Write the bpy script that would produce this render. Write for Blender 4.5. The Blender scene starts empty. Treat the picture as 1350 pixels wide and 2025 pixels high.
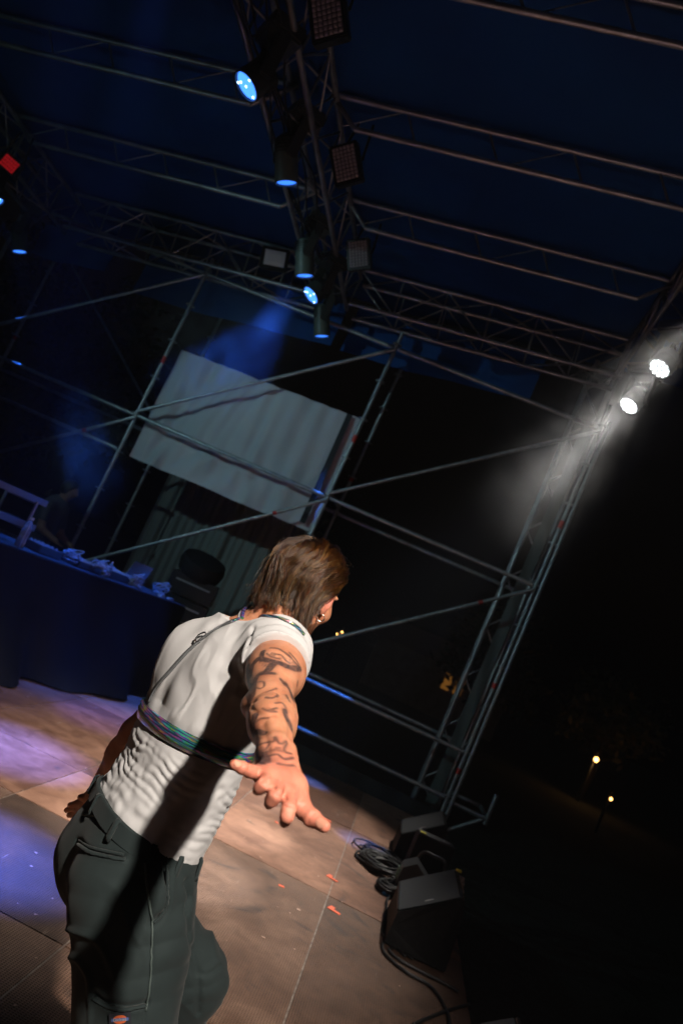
import bpy, bmesh, math, random
import numpy as np
from mathutils import Vector, Matrix
from mathutils.bvhtree import BVHTree

random.seed(7)
rng = np.random.default_rng(7)
scene = bpy.context.scene
COL = scene.collection

# ---------------------------------------------------------------- camera
F_PX, ROLL, PITCH, YAW = 1658.27, math.radians(24.315), math.radians(7.12), math.radians(8.343)
EYE = np.array([0.0, 0.0, 1.52])
_f = np.array([-math.sin(YAW) * math.cos(PITCH), math.cos(YAW) * math.cos(PITCH), math.sin(PITCH)])
_r0 = np.array([math.cos(YAW), math.sin(YAW), 0.0])
_u0 = np.cross(_r0, _f)
_r = _r0 * math.cos(ROLL) + _u0 * math.sin(ROLL)
_u = -_r0 * math.sin(ROLL) + _u0 * math.cos(ROLL)
cam = bpy.data.cameras.new('camera')
cam.sensor_width = 36.0
cam.lens = F_PX / 2025.0 * 36.0
cam.clip_start, cam.clip_end = 0.05, 900.0
cam.dof.use_dof = True
cam.dof.focus_distance = 2.0
cam.dof.aperture_fstop = 4.5
cam_ob = bpy.data.objects.new('camera', cam)
COL.objects.link(cam_ob)
cam_ob.matrix_world = Matrix(((_r[0], _u[0], -_f[0], EYE[0]), (_r[1], _u[1], -_f[1], EYE[1]),
                              (_r[2], _u[2], -_f[2], EYE[2]), (0, 0, 0, 1)))
scene.camera = cam_ob

# ---------------------------------------------------------------- night sky
world = bpy.data.worlds.new('World')
scene.world = world
world.use_nodes = True
wn = world.node_tree
sky = wn.nodes.new('ShaderNodeTexSky')
sky.sky_type = 'NISHITA'
sky.sun_disc = False
sky.sun_elevation = math.radians(-4.0)
sky.sun_rotation = math.radians(150)
wn.links.new(sky.outputs['Color'], wn.nodes['Background'].inputs['Color'])
wn.nodes['Background'].inputs['Strength'].default_value = SKY_STRENGTH = 0.05

# ---------------------------------------------------------------- render / exposure
scene.view_settings.view_transform = 'Standard'
scene.view_settings.look = 'None'
scene.view_settings.exposure = 0.2
scene.view_settings.gamma = 1.0
cy = scene.cycles
cy.use_denoising = True
cy.denoiser = 'OPENIMAGEDENOISE'
cy.use_adaptive_sampling = True
cy.adaptive_threshold = 0.02
cy.max_bounces = 5
cy.diffuse_bounces = 3
cy.glossy_bounces = 3
cy.transmission_bounces = 4
cy.volume_bounces = 0
cy.sample_clamp_indirect = 4.0
cy.caustics_reflective = False
cy.caustics_refractive = False

# ---------------------------------------------------------------- lamps whose fittings stand outside the frame
def spot_lamp(name, loc, target, energy, color, angle_deg, blend=0.3, size=0.06, parent=None):
    l = bpy.data.lights.new(name, 'SPOT')
    l.energy = energy; l.color = color; l.spot_size = math.radians(angle_deg); l.spot_blend = blend
    l.shadow_soft_size = size
    o = bpy.data.objects.new(name, l)
    COL.objects.link(o)
    d = Vector(target) - Vector(loc)
    o.rotation_euler = d.to_track_quat('-Z', 'Y').to_euler()
    o.location = loc
    if parent:
        o.parent = parent
        o.matrix_parent_inverse = parent.matrix_basis.inverted()
    return o
# key light: fitting on the downstage truss near the camera, above the frame
KEY_P, KEY_T = (1.18, -1.75, 4.45), (-1.0, 3.0, 0.0)
spot_lamp('key_spot', KEY_P, KEY_T, 1800, (1.0, 0.88, 0.76), 40, 0.8, 0.085)
spot_lamp('fill_spot', (1.3, -1.9, 5.2), (-0.8, 3.0, 0.6), 80, (1.0, 0.72, 0.70), 75, 0.9, 0.5)  # soft fill added to lift the shadows; its fitting is made up

# ================================================================ helpers
def ray(x, y): return _f + ((x - 675) / F_PX) * _r - ((y - 1012.5) / F_PX) * _u
def at_y(x, y, Y): d = ray(x, y); return EYE + d * (Y / d[1])
def at_z(x, y, Z): d = ray(x, y); return EYE + d * ((Z - EYE[2]) / d[2])
V = lambda *a: np.array(a, float)

MATS = {}
def mat(name, col, rough=0.6, metal=0.0, emit=None, estr=1.0, noise=None, bump=None, coat=0.0, sheen=0.0, sss=0.0, spec=None):
    """noise=(scale, other colour, contrast lo, hi); bump=(scale, strength, distance)"""
    if name in MATS: return MATS[name]
    m = bpy.data.materials.new(name); m.use_nodes = True
    nt = m.node_tree; b = nt.nodes['Principled BSDF']
    b.inputs['Base Color'].default_value = (*col, 1); b.inputs['Roughness'].default_value = rough
    b.inputs['Metallic'].default_value = metal
    b.inputs['Coat Weight'].default_value = coat; b.inputs['Sheen Weight'].default_value = sheen
    if spec is not None: b.inputs['Specular IOR Level'].default_value = spec
    if sss:
        b.inputs['Subsurface Weight'].default_value = sss; b.inputs['Subsurface Radius'].default_value = (1.0, 0.3, 0.15)
        b.inputs['Subsurface Scale'].default_value = 0.012
    if emit:
        b.inputs['Emission Color'].default_value = (*emit, 1); b.inputs['Emission Strength'].default_value = estr
    tc = nt.nodes.new('ShaderNodeNewGeometry')
    if noise:
        n = nt.nodes.new('ShaderNodeTexNoise'); n.inputs['Scale'].default_value = noise[0]; n.inputs['Detail'].default_value = 6
        nt.links.new(tc.outputs['Position'], n.inputs['Vector'])
        r = nt.nodes.new('ShaderNodeValToRGB'); r.color_ramp.elements[0].position = noise[2]; r.color_ramp.elements[1].position = noise[3]
        r.color_ramp.elements[0].color = (*col, 1); r.color_ramp.elements[1].color = (*noise[1], 1)
        nt.links.new(n.outputs['Fac'], r.inputs['Fac']); nt.links.new(r.outputs['Color'], b.inputs['Base Color'])
    if bump:
        n = nt.nodes.new('ShaderNodeTexNoise'); n.inputs['Scale'].default_value = bump[0]; n.inputs['Detail'].default_value = 4
        nt.links.new(tc.outputs['Position'], n.inputs['Vector'])
        bp = nt.nodes.new('ShaderNodeBump'); bp.inputs['Strength'].default_value = bump[1]; bp.inputs['Distance'].default_value = bump[2]
        nt.links.new(n.outputs['Fac'], bp.inputs['Height']); nt.links.new(bp.outputs['Normal'], b.inputs['Normal'])
    MATS[name] = m
    return m

def tag(o, label=None, cat=None, group=None, kind=None):
    if label: o['label'] = label
    if cat: o['category'] = cat
    if group: o['group'] = group
    if kind: o['kind'] = kind
    return o
def wmat(o):
    return (wmat(o.parent) @ o.matrix_parent_inverse if o.parent else Matrix.Identity(4)) @ o.matrix_basis
def adopt(o, parent):
    if parent is not None:
        o.parent = parent; o.matrix_parent_inverse = wmat(parent).inverted()
    return o
def empty(name, loc, label=None, cat=None, group=None, kind=None, parent=None):
    o = bpy.data.objects.new(name, None); COL.objects.link(o); o.empty_display_size = 0.1; adopt(o, parent)
    o.location = Vector(loc)
    return tag(o, label, cat, group, kind)
def mesh_ob(name, verts, faces, m, parent=None, smooth=False):
    me = bpy.data.meshes.new(name); me.from_pydata([tuple(map(float, v)) for v in verts], [], [tuple(map(int, f)) for f in faces]); me.update()
    if smooth: me.polygons.foreach_set('use_smooth', [True] * len(me.polygons))
    if m: me.materials.append(m)
    o = bpy.data.objects.new(name, me); COL.objects.link(o)
    return adopt(o, parent)
def link_mesh(name, me, M4, parent=None):
    o = bpy.data.objects.new(name, me); COL.objects.link(o); adopt(o, parent); o.matrix_basis = M4
    return o
_cyl = {}
def unit_cyl(m, n=8):
    k = (m.name, n)
    if k not in _cyl:
        a = [2 * math.pi * i / n for i in range(n)]
        vs = [(math.cos(t), math.sin(t), 0) for t in a] + [(math.cos(t), math.sin(t), 1) for t in a]
        fs = [(i, (i + 1) % n, n + (i + 1) % n, n + i) for i in range(n)] + [tuple(range(n))[::-1], tuple(range(n, 2 * n))]
        me = bpy.data.meshes.new('tube'); me.from_pydata(vs, [], fs); me.materials.append(m)
        me.polygons.foreach_set('use_smooth', [True] * n + [False] * 2); me.update()
        _cyl[k] = me
    return _cyl[k]
def tube(name, p, q, r, m, parent=None, n=8):
    p, q = Vector(p), Vector(q); d = q - p
    M4 = Matrix.Translation(p) @ d.to_track_quat('Z', 'Y').to_matrix().to_4x4() @ Matrix.Diagonal((r, r, d.length, 1))
    return link_mesh(name, unit_cyl(m, n), M4, parent)
_boxes = {}
def unit_box(m, bev=0.0, key=None):
    k = (m.name, key)
    if k not in _boxes:
        bm = bmesh.new(); bmesh.ops.create_cube(bm, size=1.0)
        if key:
            bmesh.ops.scale(bm, vec=key, verts=bm.verts)
            if bev: bmesh.ops.bevel(bm, geom=bm.edges[:], offset=bev, segments=2, affect='EDGES')
        me = bpy.data.meshes.new('box'); bm.to_mesh(me); bm.free(); me.materials.append(m); _boxes[k] = me
    return _boxes[k]
def box(name, c, size, m, parent=None, rot=None, bev=0.006):
    size = tuple(round(s, 4) for s in size)
    me = unit_box(m, min(bev, min(size) * 0.3), size)
    M4 = Matrix.Translation(Vector(c)) @ (rot.to_4x4() if rot else Matrix.Identity(4))
    return link_mesh(name, me, M4, parent)
def sweep(name, pts, r, m, parent=None, n=8, closed=False, r_end=None):
    pts = [Vector(p) for p in pts]; N = len(pts); vs = []; fs = []
    up = Vector((0, 0, 1)); prev = None
    for i, p in enumerate(pts):
        t = (pts[(i + 1) % N] - pts[i - 1]) if closed else (pts[min(i + 1, N - 1)] - pts[max(i - 1, 0)])
        t.normalize()
        a = (prev - t * prev.dot(t)) if prev is not None else t.cross(up if abs(t.z) < 0.9 else Vector((1, 0, 0)))
        a.normalize(); prev = a; b = t.cross(a)
        rr = r if r_end is None else r + (r_end - r) * i / (N - 1)
        for k in range(n):
            w = 2 * math.pi * k / n; vs.append(p + (a * math.cos(w) + b * math.sin(w)) * rr)
    for i in range(N if closed else N - 1):
        j = (i + 1) % N
        for k in range(n): fs.append((i * n + k, i * n + (k + 1) % n, j * n + (k + 1) % n, j * n + k))
    if not closed: fs += [tuple(range(n))[::-1], tuple(range((N - 1) * n, N * n))]
    return mesh_ob(name, vs, fs, m, parent, True)
def lathe(name, prof, c, axis, m, parent=None, n=20, smooth=True):
    """prof = [(radius, height along axis)]"""
    q = Vector(axis).normalized().to_track_quat('Z', 'Y'); vs = []; fs = []
    for r, h in prof:
        for k in range(n):
            w = 2 * math.pi * k / n; vs.append(Vector(c) + q @ Vector((r * math.cos(w), r * math.sin(w), h)))
    for i in range(len(prof) - 1):
        for k in range(n): fs.append((i * n + k, i * n + (k + 1) % n, (i + 1) * n + (k + 1) % n, (i + 1) * n + k))
    fs += [tuple(range(n))[::-1], tuple(range((len(prof) - 1) * n, len(prof) * n))]
    o = mesh_ob(name, vs, fs, m, parent, False)
    if smooth:
        o.data.polygons.foreach_set('use_smooth', [len(p.vertices) == 4 for p in o.data.polygons])
        o.data.set_sharp_from_angle(angle=math.radians(40))
    return o
def sheet(name, fn, nu, nv, m, parent=None):
    vs = [fn(i / nu, j / nv) for j in range(nv + 1) for i in range(nu + 1)]
    fs = [(j * (nu + 1) + i, j * (nu + 1) + i + 1, (j + 1) * (nu + 1) + i + 1, (j + 1) * (nu + 1) + i) for j in range(nv) for i in range(nu)]
    return mesh_ob(name, vs, fs, m, parent, True)

# ---- value noise on numpy points
def _h(i, j, k):
    n = (i * 374761393 + j * 668265263 + k * 2147483647 + 1013904223) & 0xffffffff
    n = ((n ^ (n >> 13)) * 1274126177) & 0xffffffff
    return ((n ^ (n >> 16)) & 0xffff) / 65535.0
def vnoise(p):
    p = np.asarray(p, float); i = np.floor(p).astype(np.int64); f = p - i; f = f * f * (3 - 2 * f); out = 0
    for a in (0, 1):
        for b in (0, 1):
            for c in (0, 1):
                w = (f[..., 0] if a else 1 - f[..., 0]) * (f[..., 1] if b else 1 - f[..., 1]) * (f[..., 2] if c else 1 - f[..., 2])
                out = out + w * _h(i[..., 0] + a, i[..., 1] + b, i[..., 2] + c)
    return out * 2 - 1

# ---- signed-distance modelling: rounded cones and ellipsoids blended into ONE continuous skin
def rcone(a, b, ra, rb):
    a = np.asarray(a, np.float32); ab = np.asarray(b, np.float32) - a; L = float(ab @ ab) + 1e-12
    def fn(p):
        q = p - a; t = np.clip((q @ ab) / L, 0, 1)
        return np.sqrt(((q - t[..., None] * ab) ** 2).sum(-1)) - (ra + (rb - ra) * t)
    return fn
def ell(c, rad, R=None):
    c = np.asarray(c, np.float32); rad = np.asarray(rad, np.float32); R = None if R is None else np.asarray(R, np.float32)
    def fn(p):
        q = p - c
        if R is not None: q = q @ R.T
        k0 = np.sqrt(((q / rad) ** 2).sum(-1)); k1 = np.sqrt(((q / rad ** 2) ** 2).sum(-1)) + 1e-9
        return k0 * (k0 - 1) / k1
    return fn
def loft(st, n=2.0):
    """st rows: z, cx, cy, half width, half depth, facing angle in degrees"""
    st = np.asarray(sorted(st), float); zs = np.linspace(st[0, 0], st[-1, 0], 200)
    cols = [np.interp(zs, st[:, 0], st[:, i]) for i in range(1, 6)]
    ker = np.hanning(27); ker /= ker.sum()
    cols = [np.convolve(np.pad(c, 13, 'edge'), ker, 'valid') for c in cols]
    def fn(p):
        z = p[..., 2]; g = [np.interp(z, zs, c) for c in cols]; a = np.radians(g[4])
        x = p[..., 0] - g[0]; y = p[..., 1] - g[1]
        u = (x * np.sin(a) - y * np.cos(a)) / g[2]; v = (x * np.cos(a) + y * np.sin(a)) / g[3]
        rho = (np.abs(u) ** n + np.abs(v) ** n + 1e-9) ** (1.0 / n)
        d = (rho - 1) * np.minimum(g[2], g[3])
        return np.maximum(d, np.maximum(st[0, 0] - z, z - st[-1, 0])).astype(np.float32)
    fn.frame = lambda z: [np.interp(z, zs, c) for c in cols]
    return fn
def smin(a, b, k):
    h = np.maximum(k - np.abs(a - b), 0) / k
    return np.minimum(a, b) - h * h * k * 0.25
def smax(a, b, k): return -smin(-a, -b, k)
def polygonise(prims, lo, hi, h, smooth=2):
    """prims: (op, k, fn); op '+' blends in, '-' carves out, '&' cuts. Surface nets on sparse 8-cell blocks."""
    lo = np.asarray(lo, float); B = 8; nb = np.ceil((np.asarray(hi, float) - lo) / (B * h)).astype(int)
    I = np.stack(np.meshgrid(*[np.arange(n) for n in nb], indexing='ij'), -1).reshape(-1, 3)
    ctr = (lo + (I + 0.5) * B * h).astype(np.float32)
    vals = [fn(ctr) for _, _, fn in prims]
    d = np.full(len(I), 10.0, np.float32)
    for (op, k, _), v in zip(prims, vals): d = smin(d, v, k) if op == '+' else (smax(d, -v, k) if op == '-' else smax(d, v, k))
    R = B * h * 0.87 * 1.7 + 0.01
    keep = np.abs(d) < R; I, ctr, d = I[keep], ctr[keep], d[keep]; vals = [v[keep] for v in vals]
    g = np.arange(B + 1); G = np.stack(np.meshgrid(g, g, g, indexing='ij'), -1).reshape(-1, 3)
    P = (lo + (I[:, None, :] * B + G[None]) * h).astype(np.float32)
    D = np.full(P.shape[:2], 10.0, np.float32)
    for (op, k, fn), v in zip(prims, vals):
        if op == '+':
            mk = v < d + 2.2 * R + k; D[mk] = smin(D[mk], fn(P[mk]), k)
        elif op == '-': 
            mk = v < 2.2 * R + k; D[mk] = smax(D[mk], -fn(P[mk]), k)
        else: D = smax(D, fn(P), k)
    D = D.reshape(-1, B + 1, B + 1, B + 1)
    ins = D < 0
    cnt = np.zeros((len(I), B, B, B), np.int8); 
    for a in (0, 1):
        for b in (0, 1):
            for c in (0, 1): cnt += ins[:, a:a + B, b:b + B, c:c + B]
    act = (cnt > 0) & (cnt < 8)
    bi, ci, cj, ck = np.nonzero(act)
    acc = np.zeros((len(bi), 3)); num = np.zeros(len(bi))
    corners = [(a, b, c) for a in (0, 1) for b in (0, 1) for c in (0, 1)]
    for e in corners:
        for ax in range(3):
            if e[ax]: continue
            e2 = list(e); e2[ax] = 1
            v1 = D[bi, ci + e[0], cj + e[1], ck + e[2]]; v2 = D[bi, ci + e2[0], cj + e2[1], ck + e2[2]]
            cr = (v1 < 0) != (v2 < 0); t = np.where(cr, v1 / np.where(cr, v1 - v2, 1), 0)
            for x in range(3): acc[:, x] += np.where(cr, e[x] + (t if x == ax else 0), 0)
            num += cr
    cell = I[bi] * B + np.stack([ci, cj, ck], -1)
    verts = lo + (cell + acc / num[:, None]) * h
    S = (nb * B + 2).astype(np.int64); key = (cell[:, 0].astype(np.int64) * S[1] + cell[:, 1]) * S[2] + cell[:, 2]
    order = np.argsort(key); ks = key[order]; faces = []
    for ax in range(3):
        sl1 = [slice(None), slice(0, B), slice(0, B), slice(0, B)]; sl2 = list(sl1); sl2[ax + 1] = slice(1, B + 1)
        a, b = ins[tuple(sl1)], ins[tuple(sl2)]
        e = np.nonzero(a != b); n0 = I[e[0]] * B + np.stack(e[1:], -1); flip = a[e]
        o1, o2 = [(1, 2), (2, 0), (0, 1)][ax]
        q = []
        for s1, s2 in ((0, 0), (-1, 0), (-1, -1), (0, -1)):
            c = n0.copy(); c[:, o1] += s1; c[:, o2] += s2
            kk = (c[:, 0].astype(np.int64) * S[1] + c[:, 1]) * S[2] + c[:, 2]
            j = np.clip(np.searchsorted(ks, kk), 0, len(ks) - 1); q.append(np.where(ks[j] == kk, order[j], -1))
        q = np.stack(q, -1); ok = (q >= 0).all(1); q = q[ok]; fl = flip[ok]
        q[~fl] = q[~fl][:, ::-1]
        faces.append(q)
    faces = np.concatenate(faces)
    for _ in range(smooth): verts = relax(verts, faces)
    return verts, faces
def relax(v, f):
    s = np.zeros_like(v); n = np.zeros(len(v))
    for a in range(4):
        for b in (1, 3):
            np.add.at(s, f[:, a], v[f[:, (a + b) % 4]]); np.add.at(n, f[:, a], 1)
    return 0.45 * v + 0.55 * s / np.maximum(n, 1)[:, None]
def vnormals(v, f):
    fn = np.cross(v[f[:, 2]] - v[f[:, 0]], v[f[:, 3]] - v[f[:, 1]]); n = np.zeros_like(v)
    for a in range(4): np.add.at(n, f[:, a], fn)
    return n / (np.linalg.norm(n, axis=1, keepdims=True) + 1e-12)
def np_mesh(name, v, f, m, parent=None):
    me = bpy.data.meshes.new(name)
    me.vertices.add(len(v)); me.vertices.foreach_set('co', np.asarray(v, np.float32).ravel())
    me.loops.add(f.size); me.loops.foreach_set('vertex_index', f.astype(np.int32).ravel())
    me.polygons.add(len(f)); me.polygons.foreach_set('loop_start', np.arange(0, f.size, 4, dtype=np.int32))
    me.polygons.foreach_set('use_smooth', np.ones(len(f), bool))
    me.update(calc_edges=True); me.validate()
    if m: me.materials.append(m)
    o = bpy.data.objects.new(name, me); COL.objects.link(o)
    return adopt(o, parent)
def seg_dist(P, pts):
    """distance of every point to a polyline"""
    d = np.full(len(P), 9.0)
    for a, b in zip(pts[:-1], pts[1:]):
        a, b = np.asarray(a), np.asarray(b); ab = b - a; t = np.clip(((P - a) @ ab) / (ab @ ab + 1e-12), 0, 1)
        d = np.minimum(d, np.linalg.norm(P - a - t[:, None] * ab, axis=1))
    return d
def smooth_path(pts, n=8):
    pts = [np.asarray(p, float) for p in pts]; out = []
    P = [pts[0]] + pts + [pts[-1]]
    for i in range(1, len(P) - 2):
        for k in range(n):
            t = k / n; a, b, c, d = P[i - 1], P[i], P[i + 1], P[i + 2]
            out.append(0.5 * (2 * b + (c - a) * t + (2 * a - 5 * b + 4 * c - d) * t * t + (3 * b - a - 3 * c + d) * t ** 3))
    return out + [pts[-1]]

# ================================================================ the setting
# ---- materials of the place
STEEL = mat('galvanised_steel', (0.42, 0.45, 0.45), 0.45, 0.75, noise=(14, (0.28, 0.30, 0.31), 0.35, 0.7))
ALU = mat('truss_aluminium', (0.42, 0.41, 0.41), 0.42, 0.8, noise=(5, (0.24, 0.235, 0.235), 0.35, 0.7))
BLACK = mat('black_housing', (0.010, 0.010, 0.011), 0.65, noise=(30, (0.015, 0.015, 0.016), 0.4, 0.7), spec=0.15)
BLACKM = mat('black_metal', (0.02, 0.02, 0.021), 0.38, 0.4)
RED = mat('red_tape', (0.55, 0.03, 0.02), 0.5)
DARKPL = mat('dark_plastic', (0.016, 0.017, 0.018), 0.6, spec=0.2, bump=(300, 0.3, 0.001))
RUBBER = mat('cable_rubber', (0.011, 0.011, 0.012), 0.5)
TARP = mat('blue_roof_tarp', (0.003, 0.060, 0.22), 0.7, spec=0.2, noise=(0.9, (0.002, 0.045, 0.18), 0.35, 0.65), bump=(1.6, 0.5, 0.05))

def deck_material(name, meshy):
    m = bpy.data.materials.new(name); m.use_nodes = True; nt = m.node_tree; b = nt.nodes['Principled BSDF']; N = nt.nodes.new; L = nt.links.new
    geo = N('ShaderNodeNewGeometry'); oi = N('ShaderNodeObjectInfo')
    n1 = N('ShaderNodeTexNoise'); n1.inputs['Scale'].default_value = 1.1; n1.inputs['Detail'].default_value = 8; n1.inputs['Roughness'].default_value = 0.65
    n2 = N('ShaderNodeTexNoise'); n2.inputs['Scale'].default_value = 7.0; n2.inputs['Detail'].default_value = 8; n2.inputs['Roughness'].default_value = 0.7; n2.inputs['Distortion'].default_value = 0.8
    mp = N('ShaderNodeMapping'); mp.inputs['Scale'].default_value = (30, 3.0, 1); mp.inputs['Rotation'].default_value = (0, 0, 0.5)
    n3 = N('ShaderNodeTexNoise'); n3.inputs['Scale'].default_value = 1.0; n3.inputs['Detail'].default_value = 5
    for n in (n1, n2): L(geo.outputs['Position'], n.inputs['Vector'])
    L(geo.outputs['Position'], mp.inputs['Vector']); L(mp.outputs['Vector'], n3.inputs['Vector'])
    r = N('ShaderNodeValToRGB'); e = r.color_ramp.elements
    base = [(0.13, 0.058, 0.034), (0.30, 0.155, 0.098), (0.45, 0.275, 0.19)] if not meshy else [(0.065, 0.034, 0.021), (0.15, 0.083, 0.054), (0.27, 0.165, 0.114)]
    e[0].position = 0.33; e[0].color = (*base[0], 1); e[1].position = 0.70; e[1].color = (*base[2], 1)
    x = e.new(0.52); x.color = (*base[1], 1)
    mx = N('ShaderNodeMath'); mx.operation = 'MULTIPLY_ADD'; mx.inputs[1].default_value = 0.45
    L(n2.outputs['Fac'], mx.inputs[0])
    m2 = N('ShaderNodeMath'); m2.operation = 'MULTIPLY_ADD'; m2.inputs[1].default_value = 0.6; L(n1.outputs['Fac'], m2.inputs[0]); m2.inputs[2].default_value = -0.06
    L(m2.outputs[0], mx.inputs[2])
    m3 = N('ShaderNodeMath'); m3.operation = 'MULTIPLY_ADD'; m3.inputs[1].default_value = 0.26; L(oi.outputs['Random'], m3.inputs[0]); m3.inputs[2].default_value = -0.13
    m4 = N('ShaderNodeMath'); L(mx.outputs[0], m4.inputs[0]); L(m3.outputs[0], m4.inputs[1]); L(m4.outputs[0], r.inputs['Fac'])
    # pale scratches and dark scuffs
    s = N('ShaderNodeValToRGB'); s.color_ramp.elements[0].position = 0.70; s.color_ramp.elements[1].position = 0.76
    L(n3.outputs['Fac'], s.inputs['Fac'])
    mixs = N('ShaderNodeMix'); mixs.data_type = 'RGBA'; mixs.inputs[7].default_value = (0.34, 0.25, 0.2, 1)
    sc = N('ShaderNodeMath'); sc.operation = 'MULTIPLY'; sc.inputs[1].default_value = 0.6; L(s.outputs['Color'], sc.inputs[0]); L(sc.outputs[0], mixs.inputs[0]); L(r.outputs['Color'], mixs.inputs[6])
    n4 = N('ShaderNodeTexNoise'); n4.inputs['Scale'].default_value = 2.3; n4.inputs['Detail'].default_value = 7; n4.inputs['Distortion'].default_value = 2.2
    mp4 = N('ShaderNodeMapping'); mp4.inputs['Location'].default_value = (7.3, 2.1, 0); L(geo.outputs['Position'], mp4.inputs['Vector']); L(mp4.outputs['Vector'], n4.inputs['Vector'])
    s4 = N('ShaderNodeValToRGB'); s4.color_ramp.elements[0].position = 0.60; s4.color_ramp.elements[1].position = 0.72; L(n4.outputs['Fac'], s4.inputs['Fac'])
    mixd = N('ShaderNodeMix'); mixd.data_type = 'RGBA'; mixd.inputs[7].default_value = (0.045, 0.033, 0.03, 1)
    sd = N('ShaderNodeMath'); sd.operation = 'MULTIPLY'; sd.inputs[1].default_value = 0.78; L(s4.outputs['Color'], sd.inputs[0]); L(sd.outputs[0], mixd.inputs[0]); L(mixs.outputs[2], mixd.inputs[6])
    L(mixd.outputs[2], b.inputs['Base Color'])
    # anti-slip wire relief pressed into the board
    sep = N('ShaderNodeSeparateXYZ'); L(geo.outputs['Position'], sep.inputs[0])
    def sn(out, f):
        k = N('ShaderNodeMath'); k.operation = 'MULTIPLY'; k.inputs[1].default_value = f; L(sep.outputs[out], k.inputs[0])
        q = N('ShaderNodeMath'); q.operation = 'SINE'; L(k.outputs[0], q.inputs[0]); return q
    a, c = sn(0, 2 * math.pi / 0.0115), sn(1, 2 * math.pi / 0.0135)
    pr = N('ShaderNodeMath'); pr.operation = 'MAXIMUM'; L(a.outputs[0], pr.inputs[0]); L(c.outputs[0], pr.inputs[1])
    hgt = N('ShaderNodeMath'); hgt.operation = 'MULTIPLY_ADD'; hgt.inputs[1].default_value = 1.0 if meshy else 0.12; L(pr.outputs[0], hgt.inputs[0]); L(n2.outputs['Fac'], hgt.inputs[2])
    bp = N('ShaderNodeBump'); bp.inputs['Strength'].default_value = 0.8 if meshy else 0.35; bp.inputs['Distance'].default_value = 0.0022
    L(hgt.outputs[0], bp.inputs['Height']); L(bp.outputs['Normal'], b.inputs['Normal'])
    if meshy:   # board colour follows the relief: darker grooves, paler ridges
        mm = N('ShaderNodeMapRange'); mm.inputs[1].default_value = 0.3; mm.inputs[2].default_value = 1.0; mm.inputs[3].default_value = 0.62; mm.inputs[4].default_value = 1.35
        L(pr.outputs[0], mm.inputs[0]); mv = N('ShaderNodeVectorMath'); mv.operation = 'SCALE'; L(mixd.outputs[2], mv.inputs[0]); L(mm.outputs[0], mv.inputs['Scale'])
        L(mv.outputs[0], b.inputs['Base Color'])
    rr = N('ShaderNodeMapRange'); rr.inputs[3].default_value = 0.42; rr.inputs[4].default_value = 0.75; L(n2.outputs['Fac'], rr.inputs[0]); L(rr.outputs[0], b.inputs['Roughness'])
    return m
DECK_SMOOTH, DECK_MESH = deck_material('worn_deck_board', False), deck_material('wire_mesh_deck_board', True)

# ---- the ground far below and around the stage
mesh_g = mat('night_grass', (0.02, 0.024, 0.013), 0.95, noise=(0.6, (0.03, 0.027, 0.018), 0.3, 0.7), bump=(6, 0.8, 0.1))
g = mesh_ob('ground', [(-400, -300, -1.25), (400, -300, -1.25), (400, 700, -1.25), (-400, 700, -1.25)], [(0, 1, 2, 3)], mesh_g)
tag(g, kind='structure')

# ---- stage floor: aluminium sub-frame and one board per deck panel
stage = tag(empty('stage_floor', (-2.5, 3.0, 0)), kind='structure')
FRAME = mat('deck_frame_metal', (0.34, 0.29, 0.25), 0.5, 0.3, noise=(20, (0.16, 0.12, 0.1), 0.35, 0.65))
box('deck_frame', (-2.525, 3.18, -0.105), (7.01, 12.56, 0.2), FRAME, stage, bev=0.0)
xs = [0.106 + 0.8765 * k for k in range(-7, 2)]
_panel = {}
def deck_panel(x0, x1, y0, y1, m, lift):
    w, l = round(x1 - x0 - 0.007, 3), round(y1 - y0 - 0.007, 3)
    box('deck_panel', ((x0 + x1) / 2, (y0 + y1) / 2, -0.01 + lift), (w, l, 0.02), m, stage, bev=0.0015)
for i in range(len(xs) - 1):
    x0, x1 = xs[i], xs[i + 1]
    near = x0 > -0.9
    ys = [-3.1, -0.9, 1.2, 3.315, 5.44, 7.45, 9.46] if near else [-3.1, -0.9, 1.2, 3.315, 4.53, 5.44, 7.45, 9.46]
    for y0, y1 in zip(ys[:-1], ys[1:]):
        deck_panel(x0, x1, y0, y1, DECK_MESH if y1 < (5.5 if near else 4.6) else DECK_SMOOTH, random.uniform(-0.0015, 0.0015))
# front and end skirts of the stage
SKIRT = mat('black_stage_skirt', (0.012, 0.012, 0.014), 0.9)
sheet('stage_skirt', lambda u, v: (1.0 + 0.012 * math.sin(u * 160), -3 + u * 12.45, -0.02 - v * 1.22), 300, 2, SKIRT, stage)

# ---- roof
RK, RX, RZ = 0.10989, -6.265, 5.025            # roof pitch: rises towards the audience
def roof_z(x): return RZ + RK * (x - RX)
roof = empty('stage_roof', (-2.6, 3.0, roof_z(-2.6)), 'dark blue tarpaulin roof stretched over the stage trusses', 'roof')
def tarp_fn(u, v):
    x, y = -7.2 + u * 9.3, -3.5 + v * 14.0
    sag = 0.05 * abs(math.sin((y - 4.57) / 1.6 * math.pi))
    return (x, y, roof_z(x) + 0.075 + sag * 0.8 + 0.012 * math.sin(x * 3.1 + y))
sheet('tarp', tarp_fn, 60, 90, TARP, roof)
for xa, xb in ((-6.6, -5.55), (-5.10, -2.43), (-2.30, 0.07)):
    sheet('valance', lambda u, v, xa=xa, xb=xb: (xa + (xb - xa) * u, 9.86 + 0.02 * math.sin(u * 14 + v * 3),
          roof_z(xa + (xb - xa) * u) - 0.25 - v * (0.60 if xa > -6 else 0.45) - 0.02 * math.sin(u * 5) * v), 40, 6, TARP, roof)

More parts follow.
